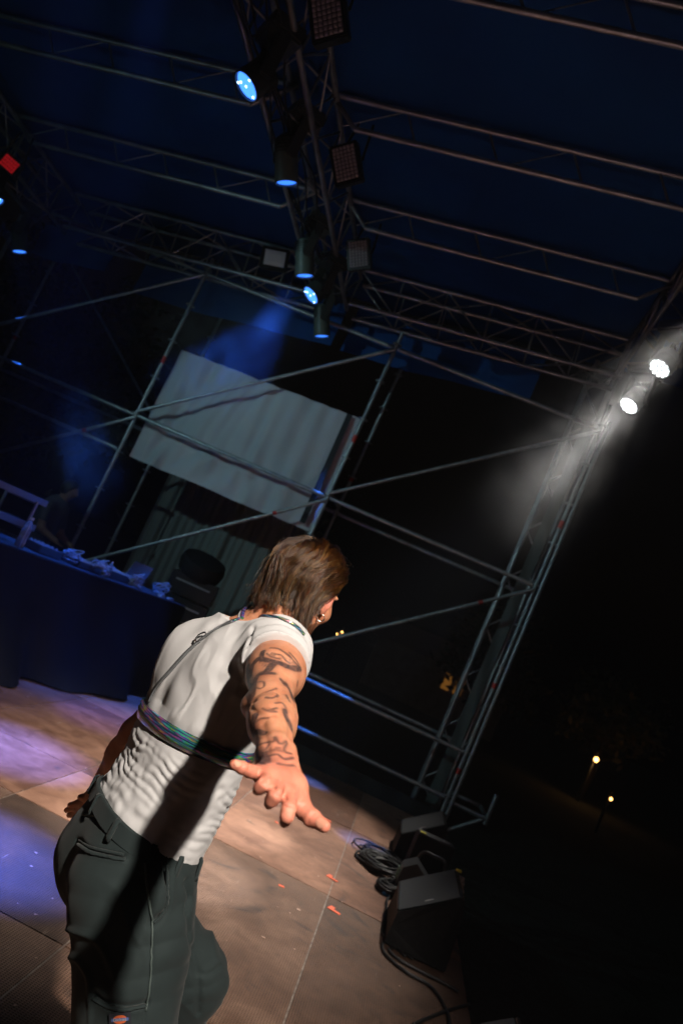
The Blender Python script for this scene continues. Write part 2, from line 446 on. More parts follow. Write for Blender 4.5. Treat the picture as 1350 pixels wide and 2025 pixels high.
# ---- trusses
def box_truss(name, label, p, q, w, h, lean=RK, pitch=0.47):
    """four chords with zig-zag braces on each face; p, q = centres of the upper side's ends"""
    p, q = V(*p), V(*q); t = (q - p) / np.linalg.norm(q - p); side = np.cross(t, V(0, 0, 1)); side /= np.linalg.norm(side); up = np.cross(side, t)
    o = empty(name, (p + q) / 2 - up * h, label, 'truss')
    cs = [side * w / 2, -side * w / 2, side * w / 2 - up * h, -side * w / 2 - up * h]
    for c in cs: tube('chord', p + c, q + c, 0.025, ALU, o, 10)
    L = np.linalg.norm(q - p); n = max(2, int(L / pitch))
    for a, b, ph in ((0, 2, 0), (1, 3, 0), (0, 1, 1), (2, 3, 1)):
        for k in range(n):
            s0, s1 = p + t * L * k / n, p + t * L * (k + 1) / n
            e0, e1 = (cs[a], cs[b]) if (k + ph) % 2 == 0 else (cs[b], cs[a])
            tube('brace', s0 + e0, s1 + e1, 0.010, ALU, o, 6)
            if ph == 0: tube('brace', s1 + cs[a], s1 + cs[b], 0.010, ALU, o, 6)
    return o
def ladder_truss(label, p, q, h, pitch, group):
    p, q = V(*p), V(*q); o = empty('purlin_truss', (p + q) / 2 - V(0, 0, h), label, 'truss', group); t = q - p; L = np.linalg.norm(t); t /= L
    tube('chord', p, q, 0.0235, ALU, o, 10)
    tube('chord', p + t * 0.3 - V(0, 0, h), q - t * 0.3 - V(0, 0, h), 0.0235, ALU, o, 10)
    tube('brace', p, p + t * 0.3 - V(0, 0, h), 0.02, ALU, o, 6); tube('brace', q, q - t * 0.3 - V(0, 0, h), 0.02, ALU, o, 6)
    n = int((L - 0.6) / pitch)
    for k in range(n):
        a = p + t * (0.3 + (L - 0.6) * (k + 0.5) / n)
        tube('brace', a, a + t * 0.17 - V(0, 0, h), 0.009, ALU, o, 6)
        if k % 2 == 0: tube('brace', a, a - t * 0.45 - V(0, 0, h), 0.005, ALU, o, 5)
    return o
XM, XL, XR = -2.55, -6.25, 1.06
box_truss('main_truss', 'central box truss running the length of the stage roof, carrying the blue lights', (XM, -3.0, roof_z(XM) - 0.03), (XM, 9.45, roof_z(XM) - 0.03), 0.42, 0.42)
box_truss('side_truss', 'upstage box truss running lengthwise behind the table, with the red lamp panel', (XL, 2.5, roof_z(XL) - 0.03), (XL, 9.45, roof_z(XL) - 0.03), 0.42, 0.42)
box_truss('side_truss', 'downstage box truss above the front edge, carrying the two white spotlights', (XR, -2.6, roof_z(XR) - 0.03), (XR, 9.45, roof_z(XR) - 0.03), 0.42, 0.42)
for (a, b, lab) in ((XL, XM, 'end box truss over the banner between the upstage and central trusses'), (XM, XR, 'end box truss between the central truss and the white spotlights')):
    o = box_truss('end_truss', lab, (a + 0.2, 9.52, roof_z(a + 0.2)), (b - 0.2, 9.52, roof_z(b - 0.2)), 0.45, 0.45)
ordn = {7.77: 'nearest the end truss', 6.17: 'second from the end truss', 4.57: 'third from the end truss'}
for y in (7.77, 6.17, 4.57):
    for a, b, sd in ((XL, XM, 'upstage'), (XM, XR, 'downstage')):
        ladder_truss('slim ladder truss under the roof on the %s side, %s' % (sd, ordn[y]), (a + 0.15, y, roof_z(a + 0.15)), (b - 0.15, y, roof_z(b - 0.15)), 0.26, 0.55, 'roof purlins')

# ---- scaffold wing closing the end of the stage
PX = (-6.74, -4.17, -1.62, 0.945)
Y0, Y1 = 9.55, 10.64
scaf = empty('scaffold', (-2.6, Y0, -1.25), 'galvanised tube scaffold wing closing the far end of the stage', 'scaffold')
ROS = lathe('rosette', [(0.026, -0.006), (0.06, -0.006), (0.06, 0.006), (0.026, 0.006)], (0, 0, 0), (0, 0, 1), STEEL, scaf, 10)
rosme = ROS.data; bpy.data.objects.remove(ROS)
def standard(x, y, z1, rosettes=True, r=0.0242, name='standard'):
    s = tube(name, (x, y, -1.25), (x, y, z1), r, STEEL, scaf, 10)
    if rosettes:
        z = -0.66
        while z < z1:
            o = bpy.data.objects.new('rosette', rosme); COL.objects.link(o); adopt(o, s)
            o.matrix_basis = Matrix.Translation((x, y, z)); z += 0.5
    return s
def band(x, y, z, s, l=0.09, ax=(0, 0, 1), r=0.0262):
    a = V(x, y, z); ax = V(*ax); ax /= np.linalg.norm(ax); return tube('red_band', a - ax * l / 2, a + ax * l / 2, r, RED, s, 10)
for x in PX:
    s = standard(x, Y0, 5.0 if x < 0 else 5.1)
    band(x, Y0, 3.58, s)
    if x > 0:
        band(x, Y0, 1.62, s, 0.06); band(x, Y0, 0.62, s, 0.06)
    s = standard(x, Y1, 5.0)
    band(x, Y1, 3.3, s, 0.05)
standard(1.005, Y0 - 0.03, 4.9, False, 0.0242)
def ledger(x0, x1, y, z, r=0.0242):
    return tube('ledger', (x0 + 0.03, y, z), (x1 - 0.03, y, z), r, STEEL, scaf, 10)
for a, b in zip(PX[:-1], PX[1:]):
    ledger(a, b, Y0, 2.82); ledger(a, b, Y0, 0.83); ledger(a, b, Y0, 0.31); ledger(a, b, Y1, 2.82); ledger(a, b, Y1, 0.83)
    ledger(a, b, Y0, 4.79)
ledger(PX[0], PX[1], Y0, 2.36)
def diag(p, q, red=None, r=0.0215):
    o = tube('diagonal_brace', p, q, r, STEEL, scaf, 10)
    if red is not None:
        a = V(*p) + (V(*q) - V(*p)) * red; band(*a, o, 0.05, V(*q) - V(*p), r + 0.0025)
for a, b in zip(PX[:-1], PX[1:]):
    diag((a, Y0 - 0.04, 2.86), (b, Y0 - 0.04, 4.76)); diag((b, Y0 - 0.04, 2.78), (a, Y0 - 0.04, 0.80), 0.19)
    if a < -5: diag((b, Y1 + 0.03, 2.86), (a, Y1 + 0.03, 4.76), None, 0.018)
for x in PX[1:]:
    for z in (2.9, 0.9): tube('transom', (x, Y0, z), (x, Y1, z), 0.02, STEEL, scaf, 8)
# roof mast at the front corner
mast = empty('corner_mast', (0.78, 10.05, -1.25), 'square lattice mast beside the front corner scaffold post', 'mast')
for dx in (-0.14, 0.14):
    for dy in (-0.14, 0.14): tube('chord', (0.78 + dx, 10.05 + dy, -1.25), (0.78 + dx, 10.05 + dy, 5.7), 0.025, ALU, mast, 10)
WRAP = mat('grey_green_mast_cover', (0.07, 0.085, 0.08), 0.8, bump=(5, 0.5, 0.03))
sheet('cover', lambda u, v: (0.76 + 0.13 * u, 9.865 + 0.012 * math.sin(v * 30 + u * 4), 0.12 + 4.75 * v), 8, 60, WRAP, mast)
for k in range(22):
    z = -1.2 + k * 0.31; s = 1 if k % 2 else -1
    tube('brace', (0.78 - 0.14 * s, 9.91, z), (0.78 + 0.14 * s, 9.91, z + 0.31), 0.011, ALU, mast, 6)
    tube('brace', (0.64, 10.05 - 0.14 * s, z), (0.64, 10.05 + 0.14 * s, z + 0.31), 0.011, ALU, mast, 6)
    tube('brace', (0.92, 10.05 - 0.14 * s, z), (0.92, 10.05 + 0.14 * s, z + 0.31), 0.011, ALU, mast, 6)
# outrigger platform behind the corner post
out = empty('scaffold_outrigger', (1.35, 9.75, -1.25), 'small steel outrigger frame beside the foot of the front scaffold post', 'scaffold')
for a, b in (((0.97, 9.6, 0.28), (1.42, 9.6, 0.28)), ((1.42, 9.6, 0.22), (1.42, 9.6, 0.56)), ((1.42, 9.6, 0.28), (1.42, 10.4, 0.28)), ((0.97, 9.6, -0.1), (1.38, 9.6, 0.26)), ((0.97, 10.4, 0.28), (1.42, 10.4, 0.28))):
    tube('tube', a, b, 0.0242, STEEL, out, 10)

# ---- banner and lower curtain tied in the scaffold
BAN = mat('grey_white_banner', (0.56, 0.57, 0.60), 0.7, noise=(1.4, (0.47, 0.48, 0.50), 0.4, 0.7))
ban = empty('banner', (-2.9, 9.74, 2.37), 'wrinkled grey white banner tied between two scaffold posts', 'banner')
def ban_fn(u, v):
    x = -4.10 + u * 2.44; zt = 3.83 + 0.05 * u; zb = 2.35 + 0.03 * u
    z = zb + (zt - zb) * v; w = 0.0
    for ang, fq, am, sd in ((0.62, 9.5, 0.030, 1.0), (0.48, 17.0, 0.022, 4.0), (0.7, 29.0, 0.013, 9.0), (1.35, 7.0, 0.010, 2.0), (0.55, 41.0, 0.004, 6.0)):
        s = x * math.sin(ang + 0.9) - z * math.cos(ang + 0.9)
        k = float(vnoise(np.array([x * 1.1 + sd, z * 1.3 + sd, sd]))); k2 = float(vnoise(np.array([x * 2.3 - sd, z * 0.9, sd + 3])))
        w += 1.15 * am * math.sin(s * fq + 3.0 * k + sd) * max(0.0, 0.45 + 0.9 * k2)
    edge = min(1.0, 8 * u, 8 * (1 - u))
    return (x, 9.74 + w * (0.25 + 0.75 * edge), z - 0.006 * math.sin(u * math.pi * 4) * (1 - v) ** 2)
sheet('cloth', ban_fn, 150, 70, BAN, ban)
BS = mat('black_strip', (0.008, 0.008, 0.009), 0.7)
sheet('black_strip', lambda u, v: (-1.845 + 0.07 * u + 0.02 * (1 - v), 9.66, 2.44 + v * 1.42), 1, 1, BS, ban)
for p in ((-4.12, 3.84), (-1.66, 3.88), (-4.12, 2.36), (-1.66, 2.39), (-4.12, 3.1), (-1.66, 3.1)):
    tube('tie', (p[0], 9.74, p[1]), (-4.17 if p[0] < -3 else -1.62, 9.55, p[1] + 0.03), 0.006, BLACKM, ban, 5)
CUR = mat('grey_curtain', (0.20, 0.205, 0.19), 0.9)
cur = sheet('curtain', lambda u, v: (-4.0 + 2.15 * u, 11.0 + 0.035 * math.sin(u * 52 + 2.5 * math.sin(u * 9)) * (0.6 + 0.4 * math.sin(u * 17)) + 0.03 * math.sin(u * 23 + v) + 0.015 * math.sin(u * 131), 2.75 - 3.2 * v), 160, 8, CUR)
tag(cur, 'pleated grey curtain hanging below the banner', 'curtain')
# dark end drape behind the scaffold base
drape = sheet('end_drape', lambda u, v: (-7 + 8.0 * u, 9.50 + 0.02 * math.sin(u * 130), 0.16 - 1.4 * v), 300, 3, SKIRT)
tag(drape, 'low black drape along the far edge of the stage deck', 'drape')

# ================================================================ stage lights
def lens_mat(name, c, s): return mat(name, (0.02, 0.02, 0.03), 0.15, emit=c, estr=s)
LBLUE = lens_mat('blue_lens', (0.04, 0.20, 1.0), 1.6)
LBLUE2 = lens_mat('blue_lens_bright', (0.05, 0.22, 1.0), 2.2)
LWHITE = lens_mat('white_lens', (0.90, 0.97, 1.0), 0.75)
LED_B = lens_mat('blue_led', (0.45, 0.75, 1.0), 9.0)
LED_W = lens_mat('white_led', (1, 1, 1), 16.0)
BODYG = mat('fixture_shell', (0.03, 0.034, 0.032), 0.42)
SHELL2 = mat('grey_green_fixture_shell', (0.075, 0.095, 0.08), 0.5)
def fixture(label, lens, aim, kind, lens_m, led_m, top_z, beam=None, R=0.10, group='stage lights on the trusses'):
    """moving head hung from a truss: clamp, base, yoke arms, head, lens ring, lens, leds. lens = centre of the glass"""
    lens = V(*lens); aim = V(*aim); aim /= np.linalg.norm(aim)
    Lh = 0.36 if kind == 'beam' else 0.20
    piv = lens - aim * Lh * 0.6
    o = empty('moving_head_light', (piv[0], piv[1], top_z), label, 'stage light', group)
    side = np.cross(aim, V(0, 0, 1)); side = side / np.linalg.norm(side) if np.linalg.norm(side) > 0.05 else V(0.94, 0.34, 0)
    zb = max(piv[2] + 0.27, top_z - 0.22)
    ang = math.atan2(side[1], side[0]); rot = Matrix.Rotation(ang, 3, 'Z')
    box('base', (piv[0], piv[1], zb + 0.06), (0.34, 0.26, 0.12), BODYG, o, rot, 0.02)
    for s in (-1, 1):
        box('yoke_arm', piv + side * s * (R + 0.045) + V(0, 0, (zb - piv[2]) / 2 - 0.02), (0.035, 0.09, zb - piv[2] + 0.08), BODYG, o, rot, 0.012)
        tube('clamp', (piv[0] + side[0] * s * 0.1, piv[1] + side[1] * s * 0.1, zb + 0.12), (piv[0] + side[0] * s * 0.1, piv[1] + side[1] * s * 0.1, top_z + 0.02), 0.018, BLACKM, o, 8)
    hd = lathe('head', [(R * 0.55, -Lh), (R * 0.9, -Lh * 0.93), (R * 1.08, -Lh * 0.6), (R * 1.12, -0.02), (R * 1.12, 0.012), (R * 1.0, 0.012), (R * 1.0, -0.01)], lens, aim, SHELL2 if kind == 'beam' else BODYG, o, 24)
    for k in range(5): lathe('fin', [(R * 1.14, 0), (R * 1.14, 0.008)], lens - aim * (Lh * (0.62 + 0.07 * k)), aim, BLACKM, hd, 20)
    ln = lathe('lens', [(R * 0.97, -0.006), (R * 0.9, 0.0), (R * 0.5, 0.006), (0.002, 0.008)], lens, aim, lens_m, o, 28)
    if led_m:
        a = np.cross(aim, V(0.3, 0.5, 0.81)); a /= np.linalg.norm(a); b = np.cross(aim, a); vs = []; fs = []
        for i, (rr, n) in enumerate(((0, 1), (0.5, 6), (0.8, 11))):
            for k in range(n):
                if led_m is LED_B and (k * 7 + i * 3) % 4: continue
                c = lens + aim * 0.009 + (a * math.cos(2 * math.pi * k / n) + b * math.sin(2 * math.pi * k / n)) * rr * R
                b0 = len(vs)
                for j in range(6): vs.append(c + (a * math.cos(j * math.pi / 3) + b * math.sin(j * math.pi / 3)) * R * 0.085)
                vs.append(c + aim * 0.004)
                fs += [(b0 + j, b0 + (j + 1) % 6, b0 + 6) for j in range(6)]
        mesh_ob('led_cluster', vs, fs, led_m, ln)
    if beam:
        e, col, angd, blend = beam
        spot_lamp('beam', lens + aim * 0.03, lens + aim * 2, e, col, angd, blend, 0.05, o)
    return o
CB = (0.03, 0.16, 1.0)
tz = roof_z(XM) - 0.45
DOWN, TILT = -_u + 0.02 * _f, -0.73 * _r - 0.68 * _u - 0.32 * _f
fixture('blue wash light tilted towards the table, topmost lit lamp on the central truss', (-2.50, 4.975, 4.54), TILT, 'wash', LBLUE2, LED_B, tz, (500, CB, 22, 0.5))
fixture('blue beam light pointing down, upper one on the central truss', (-2.39, 6.08, 4.55), -_u + 0.1 * _f, 'beam', LBLUE, None, tz, (120, CB, 6, 0.3), 0.085)
fixture('blue beam light pointing down, just above the tilted lamp near the end truss', (-2.46, 7.77, 4.54), DOWN, 'beam', LBLUE, None, tz, (120, CB, 6, 0.3), 0.085)
fixture('blue wash light tilted towards the banner, at the end of the central truss', (-2.44, 8.20, 4.53), -0.76 * _r - 0.66 * _u - 0.4 * _f, 'wash', LBLUE2, LED_B, tz, (900, CB, 24, 0.6))
fixture('lowest blue beam light hanging in front of the scaffold', (-2.44, 9.3, 4.52), -_u, 'beam', LBLUE, None, tz, (2500, CB, 4.5, 0.3), 0.085)
tl = roof_z(XL) - 0.45
fixture('blue beam light pointing down at the upstage corner of the roof', (-6.40, 9.35, 4.11), DOWN, 'beam', LBLUE, None, tl, (250, CB, 7, 0.3), 0.085)
fixture('blue wash light cut by the left edge on the upstage truss', (-6.05, 8.05, 4.15), at_y(172, 890, 8.6) - V(-6.05, 8.05, 4.15), 'wash', LBLUE2, LED_B, tl, (1500, CB, 13, 0.5))
tr = roof_z(XR) - 0.45
for nm, p in (('upper of two', (1.05, 7.73, 4.93)), ('lower of two', (1.06, 8.9, 4.93)), ('outside the frame', (1.05, 6.5, 4.93))):
    wf = fixture('white spotlight glaring into the haze of the front truss, %s' % nm, p, -0.70 * _r - 0.62 * _u - 0.37 * _f, 'wash', LWHITE, LED_W, tr, (950, (1.0, 0.93, 0.84), 37, 0.9), 0.105)
    ax = -0.70 * _r - 0.62 * _u - 0.37 * _f; ax /= np.linalg.norm(ax)
    spot_lamp('beam', V(*p) + ax * 0.03, V(*p) + ax * 2, 1300, (1.0, 0.97, 0.93), 13, 0.5, 0.06, wf)
for lab, p, t in (('bright white key light on the front truss above the camera', KEY_P, KEY_T), ('added rose fill light for the shadows, unseen behind the key light', (1.3, -1.9, 5.2), (-0.8, 3.0, 0.6))):
    fixture(lab, p - (V(*t) - V(*p)) * 0.02, V(*t) - V(*p), 'wash', LWHITE, None, tr, None, 0.105)
# lamps nearer than the frame shows: they throw the blue pools on the deck
for lab, p, t, e, c, an in (
        ('blue spotlight on the central truss aimed at the deck beside the singer', (-2.5, 3.4, 4.5), (-1.42, 3.72, 0), 7000, (0.07, 0.15, 1.0), 15),
        ('pale blue spotlight on the central truss aimed at the middle of the deck', (-2.5, 2.4, 4.5), (-2.05, 5.2, 0), 8500, (0.10, 0.16, 1.0), 13),
        ('violet spotlight on the central truss aimed at the deck before the table', (-2.5, 1.4, 4.5), (-2.15, 7.1, 0), 4500, (0.18, 0.17, 1.0), 8)):
    fixture(lab, p, V(*t) - V(*p), 'beam', LBLUE, None, tz, (e, c, an, 1.0), 0.085)
for lab, p, t, e, an in (
        ('blue beam light on the front truss aimed at the far deck edge', (1.0, 5.0, 4.9), (-0.42, 8.65, 0), 7000, 3.6),
        ('pale blue beam light on the front truss aimed beside the cable coils', (1.0, 3.6, 4.9), (0.2, 7.15, 0), 4200, 4.6),
        ):
    fixture(lab, p, V(*t) - V(*p), 'beam', LBLUE, None, tr, (e, (0.06, 0.2, 1.0), an, 0.9), 0.085)
fixture('narrow blue light on the front truss aimed at the scaffold rails', (1.0, 4.2, 4.9), V(-0.85, 9.5, 0.75) - V(1.0, 4.2, 4.9), 'beam', LBLUE, None, tr, (2600, (0.03, 0.2, 1.0), 7, 0.3), 0.07)
# the lamp over the table also floods the cloth and the gear below it
spot_lamp('table_wash', (-2.50, 7.70, 4.46), (-2.85, 7.9, 0.4), 800, (0.03, 0.14, 1.0), 34, 0.7, 0.08)
spot_lamp('table_wash', (-2.42, 6.0, 4.46), (-3.35, 6.5, 0.9), 260, (0.03, 0.14, 1.0), 38, 0.7, 0.08)
# two par cans standing on the deck outside the frame colour the roof steel
def par_can(label, p, t, e, c, an):
    p, t = V(*p), V(*t); d = (t - p) / np.linalg.norm(t - p); o = empty('par_can', (p[0], p[1], 0), label, 'par can', 'par cans on the deck')
    lathe('can', [(0.06, -0.2), (0.09, -0.17), (0.1, 0), (0.1, 0.02), (0.09, 0.02), (0.09, 0.0)], p, d, BLACK, o, 20)
    lathe('lens', [(0.088, 0.0), (0.05, 0.008), (0.002, 0.01)], p, d, mat('lens_%d' % len(MATS), (0.02, 0.02, 0.02), 0.2, emit=c, estr=2.0), o, 20)
    for s in (-1, 1): tube('bracket', (p[0] + 0.11 * s, p[1], 0.004), (p[0] + 0.11 * s, p[1], p[2]), 0.012, BLACKM, o, 6)
    spot_lamp('par_beam', p + d * 0.04, t, e, c, an, 0.8, 0.08, o)
par_can('rose par can on the deck near the front edge, pointed at the roof trusses', (0.95, 2.5, 0.2), (-0.9, 7.0, 5.4), 60, (1.0, 0.66, 0.66), 62)
par_can('teal par can on the deck upstage, pointed at the upstage trusses', (-4.6, 2.6, 0.2), (-4.3, 8.6, 5.0), 40, (0.42, 0.95, 1.0), 50)

fixture('teal wash light on the upstage truss aimed at the banner and scaffold', (-6.2, 3.0, 4.1), V(-1.6, 9.6, 2.6) - V(-6.2, 3.0, 4.1), 'wash', LBLUE, None, tl, (300, (0.50, 0.90, 1.0), 50, 0.9), 0.105)

# ---- LED panels
CELL = mat('unlit_led_cells', (0.30, 0.25, 0.26), 0.35)
CELLR = mat('red_led_cells', (0.2, 0.01, 0.01), 0.3, emit=(1.0, 0.02, 0.03), estr=0.16)
FLOODW = mat('white_flood_glass', (0.62, 0.60, 0.60), 0.3)
def led_panel(label, c, w, h, yaw, roll, cells, m, top_z, group='lamp panels on the trusses'):
    o = empty('lamp_panel', (c[0], c[1], top_z), label, 'lamp panel', group)
    # swung on their brackets to face down the stage
    rot = Matrix(np.stack([_r, _f, _u], 1).tolist()) @ Matrix.Rotation(roll, 3, 'Y') @ Matrix.Rotation(yaw, 3, 'Z')
    box('housing', c, (w + 0.05, 0.09, h + 0.05), BLACKM, o, rot, 0.01)
    nx, nz = cells; vs = []; fs = []
    for i in range(nx):
        for k in range(nz):
            x0, x1 = -w / 2 + w * (i + 0.07) / nx, -w / 2 + w * (i + 0.93) / nx; z0, z1 = -h / 2 + h * (k + 0.07) / nz, -h / 2 + h * (k + 0.93) / nz
            b0 = len(vs); ins = 0.25 * min(x1 - x0, z1 - z0)
            for (x, z, y) in ((x0, z0, -0.047), (x1, z0, -0.047), (x1, z1, -0.047), (x0, z1, -0.047), (x0 + ins, z0 + ins, -0.056), (x1 - ins, z0 + ins, -0.056), (x1 - ins, z1 - ins, -0.056), (x0 + ins, z1 - ins, -0.056)):
                vs.append(Vector(c) + rot @ Vector((x, y, z)))
            fs += [(b0 + a, b0 + (a + 1) % 4, b0 + 4 + (a + 1) % 4, b0 + 4 + a) for a in range(4)] + [(b0 + 4, b0 + 5, b0 + 6, b0 + 7)]
    mesh_ob('cell_face', vs, fs, m, o)
    for s in (-1, 1):
        e = rot @ Vector((s * (w / 2 + 0.035), 0, 0)); tube('bracket', Vector(c) + e, (c[0] + e[0] * 0.6, c[1] + e[1] * 0.6, top_z + 0.05), 0.011, BLACKM, o, 6)
    return o
led_panel('grey lamp panel hanging from the ladder truss, topmost of three', (-2.06, 4.66, 4.98), 0.19, 0.30, -0.30, -0.10, (6, 9), CELL, 5.35)
led_panel('grey lamp panel hanging from the ladder truss, middle of three', (-2.06, 6.26, 4.96), 0.19, 0.28, -0.30, -0.16, (6, 9), CELL, 5.3)
led_panel('grey lamp panel hanging from the ladder truss, lowest of three', (-2.06, 7.84, 4.97), 0.19, 0.26, -0.25, -0.05, (6, 9), CELL, 5.3)
led_panel('plain white flood panel fixed on the end truss beside the central truss', at_y(543, 513, 9.2), 0.28, 0.21, 0.10, 0.16, (1, 1), FLOODW, 5.0)
led_panel('glowing red lamp panel on the upstage truss', at_y(22, 327, 7.6), 0.17, 0.13, 0.1, 0.72, (6, 4), CELLR, 4.75)
# cable loom draped along the central truss
for i in range(5):
    pts = [(XM + 0.1 - 0.06 * i + 0.05 * math.sin(y * 3 + i), y, tz - 0.02 - 0.05 * abs(math.sin(y * 1.9 + i * 1.3))) for y in np.linspace(3.0, 9.3, 60)]
    tag(sweep('truss_cable', pts, 0.009, RUBBER, None, 6), 'black cable sagging along the underside of the central truss', 'cable', 'cables along the central truss')

# ================================================================ table with the gear
TA, TB = V(-3.68, 4.9, 1.03), V(-2.45, 9.0, 1.03)       # front edge of the table
td = (TB - TA) / np.linalg.norm(TB - TA); tn = V(-td[1], td[0], 0)      # tn points upstage (away from audience)
table = empty('gear_table', ((TA + TB) / 2 + tn * 0.4) * V(1, 1, 0), 'long trestle table with black cloth and music gear, upstage', 'table')
TOPM = mat('black_table_cloth_top', (0.03, 0.035, 0.045), 0.6, bump=(40, 0.3, 0.004))
trot = Matrix.Rotation(math.atan2(td[1], td[0]), 3, 'Z')
Lt = np.linalg.norm(TB - TA)
box('tabletop', (TA + TB) / 2 + tn * 0.4 - V(0, 0, 0.02), (Lt, 0.8, 0.035), TOPM, table, trot, 0.008)
for s in (0.1, 0.5, 0.9):
    for w in (0.12, 0.68):
        p = TA + td * Lt * s + tn * w; tube('leg', (p[0], p[1], 0), (p[0], p[1], 0.99), 0.02, BLACKM, table, 8)
CLOTH = mat('black_blue_table_cloth', (0.005, 0.007, 0.010), 0.6, spec=0.2, sheen=0.0, bump=(25, 0.25, 0.004))
def cloth_fn(u, v):
    # front drop: follows the front edge, then the far end; swings out at the hem in broad folds
    p = TA + td * Lt * min(1.0, u / 0.86) - tn * 0.012
    if u > 0.86: p = TB + td * 0.012 + tn * 0.8 * (u - 0.86) / 0.14
    n = -tn if u <= 0.84 else (td if u > 0.88 else (-tn + td) / 1.414)
    fl = 0.05 + 0.09 * math.sin(u * 19 + 1.1 * v + 0.6) + 0.05 * math.sin(u * 43 - v * 3) + 0.10 * max(0, math.sin(u * 12.5 - 1.5 - v * 1.4)) ** 3
    sw = 0.16 * v * v * max(0.0, math.sin((u - 0.25) * 5)) + 0.04 * v
    q = p + n * (fl * v ** 1.3 + sw) + td * 0.1 * v * math.sin(u * 9)
    return (q[0], q[1], 1.005 * (1 - v) + 0.012 + 0.012 * math.sin(u * 31) * v + 0.012 * v)
cl = sheet('table_cloth', cloth_fn, 220, 40, CLOTH)
tag(cl, 'black cloth draped over the front of the gear table down to the deck', 'tablecloth')
def on_table(x, y, z=1.03): return at_z(x, y, z)
GEAR = mat('dark_gear_case', (0.08, 0.08, 0.085), 0.4)
SILV = mat('brushed_silver', (0.5, 0.5, 0.52), 0.35, 0.8)
KNOB = mat('pale_knob', (0.5, 0.5, 0.5), 0.5)
def mixer(label, s, w, sx, sy, h):
    c = TA + td * s + tn * w; o = empty('sound_mixer', (c[0], c[1], 1.03), label, 'mixer', 'music gear on the table')
    box('case', c + V(0, 0, h / 2 + 0.002), (sx, sy, h), GEAR, o, trot, 0.008)
    for i in range(int(sx / 0.05)):
        for j in range(int(sy / 0.06)):
            k = c + td * (-sx / 2 + 0.03 + i * 0.05) + tn * (-sy / 2 + 0.035 + j * 0.06) + V(0, 0, h)
            lathe('knob', [(0.009, 0.0), (0.007, 0.018)], k, (0, 0, 1), KNOB, o, 8)
    return o
mixer('black mixer with pale knobs beside the laptop on the table', 3.30, 0.34, 0.42, 0.30, 0.07)
mixer('flat black sound module at the middle of the table', 2.72, 0.28, 0.36, 0.28, 0.06)
mixer('small black sound module nearer the left end of the table', 2.2, 0.3, 0.3, 0.24, 0.07)
# laptop: lid stands open towards the audience side
lc = TA + td * 3.62 + tn * 0.30
lap = empty('laptop', (lc[0], lc[1], 1.03), 'open laptop whose lid catches blue light, on the table', 'laptop', 'music gear on the table')
box('keyboard_base', lc + tn * 0.13 + V(0, 0, 0.012), (0.34, 0.24, 0.018), SILV, lap, trot, 0.004)
box('lid', lc + tn * -0.02 + V(0, 0, 0.128), (0.34, 0.008, 0.225), SILV, lap, trot @ Matrix.Rotation(0.22, 3, 'X'), 0.003)
lathe('lid_emblem', [(0.02, 0), (0.02, 0.001)], lc - tn * 0.022 + V(0, 0, 0.13), -tn + V(0, 0, -0.22), KNOB, lap, 12)
# water bottle
BOT = mat('clear_bottle', (0.75, 0.85, 0.95), 0.08, spec=0.6); BOT.node_tree.nodes['Principled BSDF'].inputs['Transmission Weight'].default_value = 0.75
def bottle(label, s, w, sc=1.0):
    c = TA + td * s + tn * w + V(0, 0, 0.001); o = empty('water_bottle', c, label, 'bottle', 'drinks on the table')
    lathe('bottle_body', [(0.030 * sc, 0), (0.034 * sc, 0.006), (0.034 * sc, 0.06 * sc), (0.030 * sc, 0.075 * sc), (0.034 * sc, 0.09 * sc), (0.034 * sc, 0.15 * sc), (0.028 * sc, 0.18 * sc), (0.013 * sc, 0.205 * sc), (0.013 * sc, 0.215 * sc)], c, (0, 0, 1), BOT, o, 16)
    lathe('cap', [(0.015 * sc, 0.213 * sc), (0.015 * sc, 0.232 * sc)], c, (0, 0, 1), KNOB, o, 12)
bottle('clear plastic water bottle in front of the keyboard stand', 1.72, 0.10, 1.15)
bottle('small clear bottle among the cables on the table', 2.98, 0.14, 0.7)
# two-tier keyboard stand with instruments
ks = empty('keyboard_stand', TA * V(1, 1, 0) + td * 1.3 + tn * 0.45 + V(0, 0, 1.03), 'two tier rack with long flat keyboards at the left end of the table', 'keyboard rack')
for s in (0.75, 1.85):
    for w in (0.25, 0.62):
        p = TA + td * s + tn * w; tube('upright', p, p + V(0, 0, 0.40), 0.014, SILV, ks, 8)
    a = TA + td * s; tube('crossbar', a + tn * 0.25 + V(0, 0, 0.15), a + tn * 0.62 + V(0, 0, 0.15), 0.012, SILV, ks, 8); tube('crossbar', a + tn * 0.25 + V(0, 0, 0.38), a + tn * 0.62 + V(0, 0, 0.38), 0.012, SILV, ks, 8)
for z in (0.18, 0.41): box('keyboard', TA + td * 1.3 + tn * 0.43 + V(0, 0, z), (1.35, 0.3, 0.05), GEAR, ks, trot, 0.01)
for z in (0.18, 0.41): box('rail', TA + td * 1.3 + tn * 0.27 + V(0, 0, z), (1.36, 0.02, 0.055), SILV, ks, trot, 0.004)
